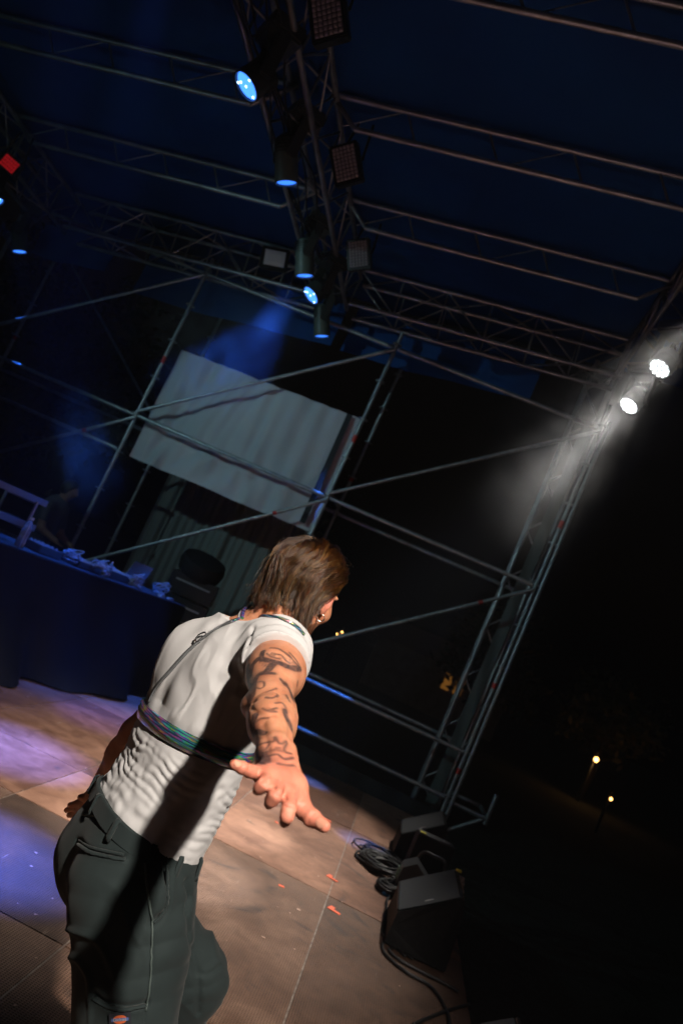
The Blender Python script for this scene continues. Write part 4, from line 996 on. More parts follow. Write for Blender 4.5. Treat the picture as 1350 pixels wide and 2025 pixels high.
def skin_material():
    m = bpy.data.materials.new('skin'); m.use_nodes = True; nt = m.node_tree; b = nt.nodes['Principled BSDF']; N = nt.nodes.new; L = nt.links.new
    geo = N('ShaderNodeNewGeometry'); n = N('ShaderNodeTexNoise'); n.inputs['Scale'].default_value = 28; n.inputs['Detail'].default_value = 6; L(geo.outputs['Position'], n.inputs['Vector'])
    r = N('ShaderNodeValToRGB'); r.color_ramp.elements[0].position = 0.3; r.color_ramp.elements[1].position = 0.72
    r.color_ramp.elements[0].color = (0.47, 0.185, 0.098, 1); r.color_ramp.elements[1].color = (0.64, 0.30, 0.175, 1); L(n.outputs['Fac'], r.inputs['Fac'])
    red = N('ShaderNodeAttribute'); red.attribute_name = 'flush'; mr = N('ShaderNodeMix'); mr.data_type = 'RGBA'; mr.inputs[7].default_value = (0.62, 0.20, 0.15, 1)
    L(red.outputs['Fac'], mr.inputs[0]); L(r.outputs['Color'], mr.inputs[6])
    at = N('ShaderNodeAttribute'); at.attribute_name = 'ink'; n2 = N('ShaderNodeTexNoise'); n2.inputs['Scale'].default_value = 160; L(geo.outputs['Position'], n2.inputs['Vector'])
    k = N('ShaderNodeMath'); k.operation = 'MULTIPLY'; L(at.outputs['Fac'], k.inputs[0])
    mr2 = N('ShaderNodeMapRange'); mr2.inputs[1].default_value = 0.3; mr2.inputs[2].default_value = 0.65; mr2.inputs[3].default_value = 0.80; mr2.inputs[4].default_value = 1.0; L(n2.outputs['Fac'], mr2.inputs[0]); L(mr2.outputs[0], k.inputs[1])
    mi = N('ShaderNodeMix'); mi.data_type = 'RGBA'; mi.inputs[7].default_value = (0.028, 0.025, 0.030, 1); L(k.outputs[0], mi.inputs[0]); L(mr.outputs[2], mi.inputs[6])
    L(mi.outputs[2], b.inputs['Base Color'])
    b.inputs['Roughness'].default_value = 0.48; b.inputs['Subsurface Weight'].default_value = 0.15; b.inputs['Subsurface Radius'].default_value = (1.0, 0.25, 0.12); b.inputs['Subsurface Scale'].default_value = 0.0022
    n3 = N('ShaderNodeTexNoise'); n3.inputs['Scale'].default_value = 190; n3.inputs['Detail'].default_value = 8; n3.inputs['Roughness'].default_value = 0.7; L(geo.outputs['Position'], n3.inputs['Vector'])
    bp = N('ShaderNodeBump'); bp.inputs['Strength'].default_value = 0.55; bp.inputs['Distance'].default_value = 0.0022; L(n3.outputs['Fac'], bp.inputs['Height']); L(bp.outputs['Normal'], b.inputs['Normal'])
    return m
SKIN = skin_material()
singer = np_mesh('person', sv, sf, SKIN)
tag(singer, 'person in white T-shirt and dark green trousers leaning forward, tattooed arm stretched back', 'person')
sb = bvh_of(sv, sf)
NAIL = mat('nail', (0.60, 0.29, 0.20), 0.32, coat=0.2)
for (x, y), (x2, y2), nw, nl in (((634, 1628), (617, 1617), 0.0062, 0.0075), ((470, 1510), (484, 1516), 0.0045, 0.0055)):
    c, n = surf(sb, x, y); b2, _ = surf(sb, x2, y2)
    if c is None or b2 is None: continue
    ax = c - b2; ax -= n * (ax @ n); ax /= np.linalg.norm(ax); sd = np.cross(n, ax)
    vs = [c + n * 0.0016] + [c + n * (0.0010 - 0.0016 * abs(math.cos(t)) ** 2) + sd * nw * math.cos(t) + ax * nl * math.sin(t) for t in np.linspace(0, 6.283, 16, endpoint=False)]
    mesh_ob('nail', vs, [(0, 1 + k, 1 + (k + 1) % 16) for k in range(16)], NAIL, singer, True)
# tattoo strokes drawn on the arm: pixel-like stroke list -> points on the skin -> ink attribute
T = lambda *p: [(423 + a * 0.2172, 1240 + b * 0.2172) for a, b in p]
STROKES = [(22, T((445, 225), (430, 285), (480, 300), (600, 330), (700, 370), (785, 380))), (14, T((515, 190), (580, 195), (640, 230), (720, 300), (765, 355))), (11, T((540, 245), (610, 255), (650, 300), (690, 330))),
           (13, T((690, 235), (740, 290), (775, 345))), (9, T((480, 240), (520, 270), (600, 290))), (10, T((620, 215), (690, 260), (735, 330))), (30, T((540, 330), (480, 400), (400, 440), (362, 520), (350, 600), (332, 650))),
           (20, T((545, 422), (480, 420), (420, 430))), (38, T((305, 380), (312, 480), (322, 560), (335, 640))), (26, T((390, 300), (352, 345), (335, 420))), (10, T((398, 500), (450, 498), (457, 538), (420, 560), (388, 550))),
           (26, T((618, 490), (660, 530), (700, 590), (722, 660))), (14, T((655, 615), (690, 680))), (16, T((762, 500), (757, 535))), (8, T((478, 592), (572, 558))), (10, T((470, 640), (530, 645), (585, 620), (560, 602))),
           (10, T((560, 692), (620, 690), (655, 740), (648, 800))), (20, T((645, 760), (655, 820), (690, 880), (712, 945))), (10, T((440, 740), (500, 765), (570, 770))), (8, T((485, 760), (575, 738))), (36, T((368, 815), (348, 900), (362, 962))),
           (22, T((362, 962), (405, 955), (465, 972))), (9, T((385, 862), (430, 832), (495, 828))), (12, T((380, 1085), (470, 1052), (545, 1040), (556, 1000), (600, 1062), (664, 1045), (640, 1110), (655, 1140), (705, 1152))),
           (11, T((400, 1132), (470, 1112), (505, 1062))), (30, T((390, 1172), (450, 1172), (480, 1222), (425, 1232))), (15, T((500, 1172), (580, 1160), (640, 1202), (722, 1190))), (11, T((575, 1240), (640, 1255), (725, 1262))), (18, T((470, 1140), (458, 1200)))]
ink = np.zeros(len(sv)); arm_m = (sv[:, 1] < 1.80)
idx = np.nonzero(arm_m)[0]
for w, st in STROKES:
    hits = [h for h, _ in surf_path(sb, st, 5) if h[1] < 1.85]
    if len(hits) < 2: continue
    rad = max(0.0024, (0.85 if w < 18 else 1.45) * w * 0.2172 * np.mean([h[1] for h in hits]) / F_PX)
    d = seg_dist(sv[idx], hits); ink[idx] = np.maximum(ink[idx], np.clip((rad + 0.0016 - d) / 0.003, 0, 1) * (0.95 if w > 12 else 0.85)); ink[idx] = np.maximum(ink[idx], 0.36 * np.exp(-(d / (rad * 1.9)) ** 2) if w > 10 else 0)
SHADE = [(90, 0.62, T((330, 370), (335, 470), (350, 560), (345, 640))), (60, 0.5, T((430, 300), (470, 370), (410, 440))), (70, 0.42, T((470, 230), (560, 260), (660, 310), (750, 350))), (60, 0.5, T((640, 500), (690, 570), (720, 650))),
         (60, 0.6, T((365, 830), (355, 910), (375, 970))), (46, 0.4, T((640, 730), (670, 830), (700, 920))), (80, 0.42, T((400, 1110), (470, 1130), (560, 1110), (650, 1130))), (70, 0.55, T((400, 1180), (460, 1200), (560, 1200))), (46, 0.4, T((480, 745), (560, 755)))]
for w, fac, st in SHADE:
    hits = [h for h, _ in surf_path(sb, st, 5) if h[1] < 1.85]
    if len(hits) < 2: continue
    rad = 0.5 * w * 0.2172 * np.mean([h[1] for h in hits]) / F_PX; d = seg_dist(sv[idx], hits); nz = vnoise(sv[idx] * 110) * 0.6 + vnoise(sv[idx] * 240 + 5) * 0.5
    ink[idx] = np.maximum(ink[idx], 1.35 * fac * np.clip((rad - d) / 0.004 + 0.5, 0, 1) * np.clip(nz * 2.2 + 0.55, 0, 1))
for nm, val in (('ink', ink), ('flush', np.clip((1.33 - sv[:, 1]) / 0.12, 0, 1) * 0.6 + np.exp(-((sv - hl(0.088, -0.005, 0)) ** 2).sum(1) / 0.0009) * 0.9)):
    a = singer.data.attributes.new(nm, 'FLOAT', 'POINT'); a.data.foreach_set('value', val.astype(np.float32))

# ---- T-shirt
SHIRT = mat('white_cotton', (0.50, 0.505, 0.515), 0.9, spec=0.2, sheen=0.1, bump=(900, 0.15, 0.0008))
stn = [(0.90, -0.398, 1.950, 0.184, 0.130, 37), (0.93, -0.400, 1.952, 0.181, 0.127, 38), (0.975, -0.394, 1.952, 0.176, 0.122, 39)] + TORSO[3:]
shl = loft(stn, 2.25)
def capped(fn, p0, n):                      # cut a sleeve square to the arm
    p0 = np.asarray(p0, np.float32); n = np.asarray(n, np.float32)
    return lambda p: np.maximum(fn(p), (p - p0) @ n)
ld = (LE - LS) / np.linalg.norm(LE - LS)
dT, rT = fr(42)
hemn = V(0.12, 0.0, 1.0)
sh = [('+', 0.01, shl), ('+', 0.045, rcone(S - (S - Nb) * 0.12, Nb - V(0, 0, 0.005), 0.066, 0.058)), ('+', 0.045, rcone(LS, Nb - V(0, 0, 0.012), 0.055, 0.050)),
      ('+', 0.03, ell(V(-0.36, 1.925, 1.335) - dT * 0.062 + rT * 0.07, (0.065, 0.05, 0.085))), ('+', 0.03, ell(V(-0.38, 1.935, 1.315) - dT * 0.06 - rT * 0.07, (0.065, 0.05, 0.085))),
      ('+', 0.03, capped(rcone(S - (E - S) * 0.05, E, 0.072, 0.070), S + armd * 0.078, armd)), ('+', 0.03, capped(rcone(LS, LE, 0.060, 0.056), LS + ld * 0.15, ld)),
      ('&', 0.004, lambda p: (-(p - np.array([-0.40, 1.95, 0.940], np.float32)) @ np.array([0.15, 0.10, 1.0], np.float32)) / 1.02)]
hv, hf = polygonise(sh, (-0.80, 1.55, 0.88), (-0.05, 2.40, 1.55), 0.0036, 2)
def torso_uv(P):
    g = shl.frame(P[:, 2]); a = np.radians(g[4]); x, y = P[:, 0] - g[0], P[:, 1] - g[1]
    return np.arctan2(x * np.sin(a) - y * np.cos(a), x * np.cos(a) + y * np.sin(a)), P[:, 2]       # angle from the front, height
ph, zz = torso_uv(hv); nr = vnormals(hv, hf)
q3 = lambda a, b, c=0.0: np.stack([a, b, np.full_like(a, c)], -1)
cx, sx_ = np.cos(ph), np.sin(ph)
P3 = np.stack([cx, sx_, zz], -1)
warp = vnoise(P3 * V(1.5, 1.5, 9)) * 1.0 + vnoise(P3 * V(3.4, 3.4, 20) + 7) * 0.5
slant = 0.022 * np.sin(ph + 1.0)
tt = (zz + slant) / 0.0185 + warp
tt2 = (zz + 0.05 * np.sin(ph + 2.3)) / 0.029 + 0.9 * vnoise(P3 * V(2.6, 2.6, 8) + 21)
ridge = np.abs(np.sin(np.pi * tt)) ** 0.9
ridge2 = np.clip(np.abs(np.sin(np.pi * tt2)), 0, 1) ** 1.5
a1 = 0.0046 * np.clip(0.45 + 1.1 * vnoise(P3 * V(1.9, 1.9, 24) + 3), 0.05, 1.25)
a2 = 0.0050 * np.clip(0.05 + 1.1 * vnoise(P3 * V(1.8, 1.8, 13) + 13), 0.0, 1.1)
amp, ridge = 1.0, np.maximum(a1 * ridge, a2 * ridge2)
torso_zone = np.clip((seg_dist(hv, [S, E]) - 0.085) / 0.03, 0, 1) * np.clip((seg_dist(hv, [LS, LE]) - 0.075) / 0.03, 0, 1)
low = np.clip((1.142 - zz) / 0.035, 0, 1) * np.clip((zz - 0.930) / 0.015, 0.15, 1) * torso_zone
disp = low * (amp * ridge + 0.0022 * vnoise(P3 * V(9, 9, 60)))
up = np.clip((zz - 1.175) / 0.03, 0, 1)
bk = np.exp(-((np.abs(ph) - math.pi) / 0.20) ** 2)
disp += up * torso_zone * (0.0075 * vnoise(hv * V(8, 8, 6)) + 0.0022 * vnoise(hv * V(30, 30, 16) + 5) - 0.007 * bk)
fold = np.abs(vnoise(np.stack([hv @ (_u + 0.5 * _r) * 9, hv @ (_r - 0.5 * _u) * 34, zz * 3], -1) + 2)); disp += up * torso_zone * 0.0045 * (1 - np.clip(fold * 3.2, 0, 1)) * np.clip(vnoise(hv * 6 + 8) + 0.35, 0, 1)
# pull folds fanning from the armpit, ring folds round the sleeve
ap = S - V(0.0, 0.0, 0.075) - armd * 0.02; dd = np.linalg.norm(hv - ap, axis=1); an = np.arctan2((hv - ap) @ _u, (hv - ap) @ _r)
disp += up * 0.0045 * np.sin(an * 11 + 2 * vnoise(hv * 12)) * np.clip((dd - 0.025) / 0.03, 0, 1) * np.exp(-dd / 0.06)
ta = (hv - S) @ armd; slv = np.clip(1 - (seg_dist(hv, [S, E]) - 0.078) / 0.02, 0, 1)
disp += slv * (0.0026 * np.sin(ta / 0.013 * 2 + 2.5 * vnoise(hv * V(18, 18, 18))) * np.clip((ta + 0.05) / 0.05, 0, 1))
disp -= 0.004 * np.exp(-((zz - 1.166) / 0.02) ** 2) * torso_zone                      # the belt pulls the cotton in
hv2 = hv + nr * disp[:, None]
# seams: armhole and sleeve hem stitched in
sb2 = bvh_of(hv2, hf)
def groove(v, f, bvh, pts, depth, rad, n=8):
    path = [h for h, _ in surf_path(bvh, pts, n)]
    if len(path) < 2: return v
    d = seg_dist(v, path); nn = vnormals(v, f); return v - nn * (depth * np.exp(-(d / rad) ** 2))[:, None]
hv2 = groove(hv2, hf, sb2, [(500, 1242), (492, 1270), (482, 1310), (478, 1345)], 0.004, 0.006)
shirt = np_mesh('shirt', hv2, hf, SHIRT, singer); shirt['label'] = 'tight white short sleeved T-shirt gathered in ripples below the belt'
# ribbed collar round the neck
nk = hl(0, -0.03, -0.07) - Nb; nk /= np.linalg.norm(nk); na = np.cross(nk, V(1, 0, 0)); na /= np.linalg.norm(na); nb_ = np.cross(nk, na)
def ring(c, r1, r2, n=40, dz=0.0): return [c + na * r1 * math.cos(t) + nb_ * r2 * math.sin(t) for t in np.linspace(0, 2 * math.pi, n, endpoint=False)]
sweep('collar', ring(Nb + nk * 0.026, 0.064, 0.064), 0.0085, SHIRT, shirt, 8, True)

# ---- holographic chest harness
def holo():
    m = bpy.data.materials.new('holographic_vinyl'); m.use_nodes = True; nt = m.node_tree; b = nt.nodes['Principled BSDF']; N = nt.nodes.new; L = nt.links.new
    geo = N('ShaderNodeNewGeometry'); mp = N('ShaderNodeMapping'); mp.inputs['Scale'].default_value = (26, 26, 190); L(geo.outputs['Position'], mp.inputs['Vector'])
    n = N('ShaderNodeTexNoise'); n.inputs['Scale'].default_value = 1; n.inputs['Detail'].default_value = 3; L(mp.outputs['Vector'], n.inputs['Vector'])
    lw = N('ShaderNodeLayerWeight'); lw.inputs['Blend'].default_value = 0.5
    h = N('ShaderNodeMath'); h.operation = 'MULTIPLY_ADD'; h.inputs[1].default_value = 2.6; L(n.outputs['Fac'], h.inputs[0]); L(lw.outputs['Facing'], h.inputs[2])
    c = N('ShaderNodeCombineColor'); c.mode = 'HSV'; c.inputs[1].default_value = 0.85
    fr_ = N('ShaderNodeMath'); fr_.operation = 'FRACT'; L(h.outputs[0], fr_.inputs[0]); L(fr_.outputs[0], c.inputs[0])
    mp2 = N('ShaderNodeMapping'); mp2.inputs['Scale'].default_value = (14, 14, 320); mp2.inputs['Location'].default_value = (3, 5, 1); L(geo.outputs['Position'], mp2.inputs['Vector'])
    n2 = N('ShaderNodeTexNoise'); n2.inputs['Scale'].default_value = 1; L(mp2.outputs['Vector'], n2.inputs['Vector'])
    rp = N('ShaderNodeMapRange'); rp.inputs[1].default_value = 0.42; rp.inputs[2].default_value = 0.68; rp.inputs[3].default_value = 0.06; rp.inputs[4].default_value = 0.9; L(n2.outputs['Fac'], rp.inputs[0]); L(rp.outputs[0], c.inputs[2])
    mx = N('ShaderNodeMix'); mx.data_type = 'RGBA'; mx.inputs[0].default_value = 0.35; mx.inputs[7].default_value = (0.02, 0.13, 0.17, 1); L(c.outputs[0], mx.inputs[6]); L(mx.outputs[2], b.inputs['Base Color'])
    b.inputs['Metallic'].default_value = 0.55; b.inputs['Roughness'].default_value = 0.28; b.inputs['Coat Weight'].default_value = 0.6
    return m
HOLO = holo(); STRAP = mat('grey_harness_strap', (0.16, 0.17, 0.18), 0.35, 0.3)
har = empty('chest_harness', (-0.384, 1.944, 1.166), parent=singer); har['label'] = 'shiny holographic belt and strap harness worn round the chest'
STRAP2 = mat('dark_iridescent_trim', (0.03, 0.06, 0.07), 0.25, 0.4)
bm_v, bm_f = [], []; NB = 96
for i in range(NB):
    a = 2 * math.pi * i / NB
    for k, (dz, off) in enumerate(((-0.019, 0.0035), (0, 0.0065), (0.019, 0.0035), (0.019, -0.004), (-0.019, -0.004))):
        zc = 1.166 + dz + 0.006 * math.sin(a + 0.6); g = [float(c) for c in shl.frame(zc)]; d, r_ = fr(g[4])
        e = abs(math.cos(a)) ** 2.25 + abs(math.sin(a)) ** 2.25; s = e ** (-1 / 2.25)
        p = V(g[0], g[1], zc) + r_ * (g[2] + off) * s * math.sin(a) + d * (g[3] + off) * s * math.cos(a); bm_v.append(p)
for i in range(NB):
    for k in range(5): j = (i + 1) % NB; bm_f.append((i * 5 + k, j * 5 + k, j * 5 + (k + 1) % 5, i * 5 + (k + 1) % 5))
mesh_ob('chest_belt', bm_v, bm_f, HOLO, har, True)
def ribbon(name, path, width, m, parent, lift=0.003, th=0.002):
    vs, fs = [], []
    for i, (p, n) in enumerate(path):
        t = path[min(i + 1, len(path) - 1)][0] - path[max(i - 1, 0)][0]; t /= np.linalg.norm(t) + 1e-9; s = np.cross(t, n); s /= np.linalg.norm(s) + 1e-9
        for sg, l in ((-1, lift - 0.002), (-1, lift), (1, lift), (1, lift - 0.002)): vs.append(p + s * sg * width / 2 + n * (l + (th if l == lift else 0)))
    for i in range(len(path) - 1):
        for k in range(4): fs.append((i * 4 + k, i * 4 + (k + 1) % 4, (i + 1) * 4 + (k + 1) % 4, (i + 1) * 4 + k))
    fs += [(3, 2, 1, 0), tuple(len(vs) - 4 + k for k in range(4))]
    return mesh_ob(name, vs, fs, m, parent, True)
def even(path, n):
    p = [a for a, _ in path]; return path
pth = surf_path(sb2, [(296, 1388), (312, 1358), (340, 1325), (372, 1290), (402, 1264), (432, 1243), (462, 1229)], 6)
if len(pth) > 3:
    ribbon('back_strap', pth, 0.008, STRAP, har)
    mid = pth[int(len(pth) * 0.66)]
    bk = sweep('buckle', [mid[0] + mid[1] * 0.008 + (_r * math.cos(t) * 0.009 + (_u * 0.8 + _r * 0.6) * math.sin(t) * 0.013) for t in np.linspace(0, 6.283, 14, endpoint=False)], 0.0022, mat('chrome', (0.8, 0.8, 0.82), 0.12, 1.0), har, 6, True)
pth = surf_path(sb2, [(455, 1232), (478, 1224), (505, 1219), (540, 1221), (568, 1230), (588, 1243), (600, 1257)], 7)
if len(pth) > 3: ribbon('collar_trim', pth, 0.006, HOLO, har, 0.003)
rg = [p for p in ring(Nb + nk * 0.037, 0.067, 0.067)]
sweep('neck_strap', rg, 0.0048, HOLO, har, 8, True)

# ---- trousers
TROU = mat('dark_green_twill', (0.013, 0.020, 0.021), 0.85, sheen=0.05, spec=0.15, noise=(6, (0.019, 0.028, 0.029), 0.35, 0.7), bump=(700, 0.25, 0.0008))
PANTS = [(0.50, -0.235, 1.89, 0.06, 0.045, 33), (0.62, -0.278, 1.91, 0.11, 0.078, 33), (0.70, -0.325, 1.93, 0.148, 0.102, 33), (0.80, -0.368, 1.938, 0.176, 0.126, 34), (0.88, -0.395, 1.947, 0.180, 0.132, 35), (0.965, -0.402, 1.953, 0.174, 0.122, 37)]
pl = loft(PANTS, 2.35)
tr_ = [('+', 0.01, capped(pl, (-0.40, 1.95, 0.955), V(0.10, 0.02, 1.0) / 1.005))]
for h, k, a, r0, r1, r2 in ((RH, RK, RA, 0.100, 0.099, 0.094), (LH, LK, LA, 0.102, 0.082, 0.082)):
    tr_ += [('+', 0.08, rcone(h - V(0, 0, 0.03), k, r0, r1)), ('+', 0.05, rcone(k, a + V(0, 0, 0.02), r1, r2))]
tr_ += [('+', 0.05, ell(Pc - dP * 0.035 + rP * 0.075 - V(0, 0, 0.07), (0.09, 0.09, 0.10))), ('+', 0.05, ell(Pc - dP * 0.035 - rP * 0.075 - V(0, 0, 0.07), (0.09, 0.09, 0.10))),
        ('&', 0.01, lambda p: 0.07 - p[..., 2])]
tv, tf = polygonise(tr_, (-0.75, 1.55, 0.04), (0.05, 2.45, 1.0), 0.0042, 3)
nr = vnormals(tv, tf)
w1 = vnoise(tv * V(7, 7, 5)); w2 = vnoise(tv * V(15, 15, 9) + 3); w3 = vnoise(tv * V(34, 34, 22) + 9)
below = np.clip((0.90 - tv[:, 2]) / 0.08, 0, 1)
disp = below * (0.007 * w1 + 0.0055 * w2 + 0.002 * w3)
wq = vnoise(tv * V(6, 6, 6) + 31) * 0.7
rn = np.abs(vnoise(np.stack([tv @ V(0.75, 0.3, 0.55) * 13 + wq * 2, tv @ V(-0.5, 0.2, 0.8) * 4.5, tv[:, 1] * 5], -1) + 17)); disp += below * 0.0075 * (1 - np.clip(rn * 3.0, 0, 1)) ** 1.2 * np.clip(vnoise(tv * 5 + 3) + 0.45, 0, 1)
def crease(c, dirv, freq, amp, reach):
    d = np.linalg.norm(tv - c, axis=1); s = (tv - c) @ (dirv / np.linalg.norm(dirv)); return amp * np.abs(np.sin(s * freq + 1.2 * w2)) * np.exp(-(d / reach) ** 2)
disp += crease(RK + V(0, 0, 0.03), V(0.3, 0.1, 1), 70, 0.005, 0.13) + crease(LK + V(-0.02, 0, 0.0), V(-0.4, 0.1, 1), 62, 0.005, 0.12) + crease(RH - V(-0.1, 0.05, 0.05), V(-0.5, 0, 1), 55, 0.006, 0.11)
tv2 = tv + nr * disp[:, None]
tb = bvh_of(tv2, tf)
PZ = lambda *p: [(80 + a * 0.2963, 1500 + b * 0.2963) for a, b in p]
for pts, dp_, rd in ((PZ((820, 560), (832, 700), (838, 860), (830, 980), (790, 1060), (750, 1095)), 0.016, 0.008),      # side pocket mouth
                     (PZ((690, 800), (720, 920), (745, 1090)), 0.007, 0.008), (PZ((745, 1090), (742, 1300), (735, 1480), (705, 1680), (690, 1772)), 0.0035, 0.005),   # side seam
                     (PZ((240, 550), (330, 600), (440, 630), (560, 655)), 0.006, 0.006),             # back pocket slit
                     (PZ((560, 280), (500, 400), (420, 560)), 0.003, 0.004), (PZ((980, 830), (1000, 900), (985, 1010)), 0.012, 0.008),
                     (PZ((350, 1580), (440, 1640), (560, 1665), (705, 1640)), 0.008, 0.007),              # thigh pocket slit
                     (PZ((1040, 1430), (1120, 1440), (1200, 1390)), 0.004, 0.006), (PZ((990, 1040), (1000, 1200), (1050, 1430), (1055, 1700)), 0.006, 0.008),
                     (PZ((290, 375), (430, 395), (560, 440), (680, 480), (800, 550), (990, 610)), 0.003, 0.004)):
    tv2 = groove(tv2, tf, tb, pts, dp_, rd)
# bulges: pocket bag, rolled pocket lips
for pts, h_, rd in ((PZ((735, 720), (760, 820), (790, 900), (800, 980)), 0.012, 0.02), (PZ((250, 580), (340, 632), (440, 660), (560, 682)), 0.004, 0.006), (PZ((360, 1615), (450, 1672), (560, 1692), (700, 1665)), 0.005, 0.006), (PZ((850, 600), (870, 800), (860, 960)), 0.006, 0.012)):
    tv2 = groove(tv2, tf, tb, pts, -h_, rd)
trousers = np_mesh('trousers', tv2, tf, TROU, singer); trousers['label'] = 'loose dark green work trousers'
tb = bvh_of(tv2, tf)
THREAD = mat('seam_thread', (0.045, 0.065, 0.062), 0.7)
for nm, pts, w in (('side_seam', PZ((700, 700), (722, 900), (748, 1095), (742, 1300), (735, 1480), (705, 1680)), 0.0028), ('pocket_lip', PZ((262, 545), (330, 590), (440, 618), (560, 642)), 0.005), ('pocket_lip', PZ((245, 575), (335, 628), (440, 655), (565, 678)), 0.006), ('pocket_lip', PZ((350, 1600), (450, 1658), (560, 1680), (705, 1650)), 0.007),
                   ('pocket_lip', PZ((835, 590), (848, 740), (850, 870), (838, 990), (800, 1060), (755, 1100)), 0.005), ('dart_seam', PZ((560, 280), (500, 400), (420, 560)), 0.0022), ('waist_seam', PZ((290, 378), (430, 398), (560, 443), (680, 483), (800, 553), (990, 613)), 0.003)):
    pth = surf_path(tb, pts, 7)
    if len(pth) > 3: ribbon(nm, pth, w * 1.3, THREAD if 'seam' in nm else TROU, trousers, 0.0018, 0.0018)
wb_v, wb_f = [], []
for i in range(NB):
    a = 2 * math.pi * i / NB
    for off, dz in ((0.001, -0.038), (0.0050, -0.035), (0.0045, 0.000), (0.002, 0.003), (-0.006, 0.003), (-0.006, -0.036)):
        e = abs(math.cos(a)) ** 2.35 + abs(math.sin(a)) ** 2.35; s = e ** (-1 / 2.35)
        zc = 0.956; g = [float(c) for c in pl.frame(zc + dz)]; d, r_ = fr(g[4])
        p = V(g[0], g[1], 0) + r_ * (g[2] + off) * s * math.sin(a) + d * (g[3] + off) * s * math.cos(a)
        wb_v.append(V(p[0], p[1], zc + dz - 0.10 * (p[0] + 0.40) - 0.02 * (p[1] - 1.95)))
for i in range(NB):
    for k in range(6): j = (i + 1) % NB; wb_f.append((i * 6 + k, j * 6 + k, j * 6 + (k + 1) % 6, i * 6 + (k + 1) % 6))
wb = mesh_ob('waistband', wb_v, wb_f, TROU, trousers, True)
wb.data.set_sharp_from_angle(angle=math.radians(35))
for a in (math.pi, math.pi - 0.62, math.pi - 1.25, math.pi - 1.75, math.pi + 0.7, 0.9, -0.9):
    pth = []
    for off, dz in ((0.0065, -0.044), (0.0085, -0.034), (0.0085, -0.018), (0.0085, -0.002), (0.004, 0.004)):
        s = (abs(math.cos(a)) ** 2.35 + abs(math.sin(a)) ** 2.35) ** (-1 / 2.35); g = [float(c) for c in pl.frame(0.956 + dz)]; d, r_ = fr(g[4])
        rad = r_ * math.sin(a) + d * math.cos(a); p = V(g[0], g[1], 0) + r_ * (g[2] + off) * s * math.sin(a) + d * (g[3] + off) * s * math.cos(a)
        pth.append((V(p[0], p[1], 0.956 + dz - 0.10 * (p[0] + 0.40) - 0.02 * (p[1] - 1.95)), rad / np.linalg.norm(rad)))
    ribbon('belt_loop', pth, 0.012, TROU, wb, 0.002, 0.002)
# small woven logo label below the thigh pocket: dark patch, orange oval, blue lettering band
lp, ln_ = surf(tb, 238, 2014)
if lp is not None:
    t1 = _r - ln_ * (_r @ ln_); t1 /= np.linalg.norm(t1); t2 = np.cross(ln_, t1)
    if t2 @ _u < 0: t2 = -t2
    q = lambda a, b, o_: lp + t1 * a + t2 * b + ln_ * o_
    PATCH = mat('label_patch', (0.012, 0.014, 0.022), 0.7); LOGO = mat('label_orange', (0.55, 0.11, 0.03), 0.6); LBL = mat('label_blue', (0.06, 0.10, 0.28), 0.6); LTX = mat('label_letter', (0.45, 0.42, 0.40), 0.6)
    lb = mesh_ob('logo_label', [q(-0.021, -0.016, 0.003), q(0.021, -0.016, 0.003), q(0.021, 0.013, 0.003), q(-0.021, 0.013, 0.003)], [(0, 1, 2, 3)], PATCH, trousers)
    mesh_ob('oval', [q(0.0135 * math.cos(a), 0.0085 * math.sin(a), 0.0036) for a in np.linspace(0, 6.283, 24, endpoint=False)], [tuple(range(24))], LOGO, lb)
    mesh_ob('name_band', [q(a, b, 0.0042) for a, b in ((-0.0165, -0.003), (0.0165, -0.003), (0.0165, 0.0032), (-0.0165, 0.0032))], [(0, 1, 2, 3)], LBL, lb)
    fc = bpy.data.curves.new('name_lettering', 'FONT'); fc.body = 'Dickies'; fc.size = 0.0088; fc.align_x = 'CENTER'; fc.align_y = 'CENTER'; fc.materials.append(LTX)
    tmp = bpy.data.objects.new('tmp', fc); COL.objects.link(tmp); lme = bpy.data.meshes.new_from_object(tmp.evaluated_get(bpy.context.evaluated_depsgraph_get())); bpy.data.objects.remove(tmp)
    to = bpy.data.objects.new('name_lettering', lme); COL.objects.link(to); adopt(to, lb); tag(to, kind='stuff')
    n3 = np.cross(t1, t2); c0 = q(0, 0.0003, 0.0048)
    to.matrix_basis = Matrix(((t1[0], t2[0], n3[0], c0[0]), (t1[1], t2[1], n3[1], c0[1]), (t1[2], t2[2], n3[2], c0[2]), (0, 0, 0, 1)))

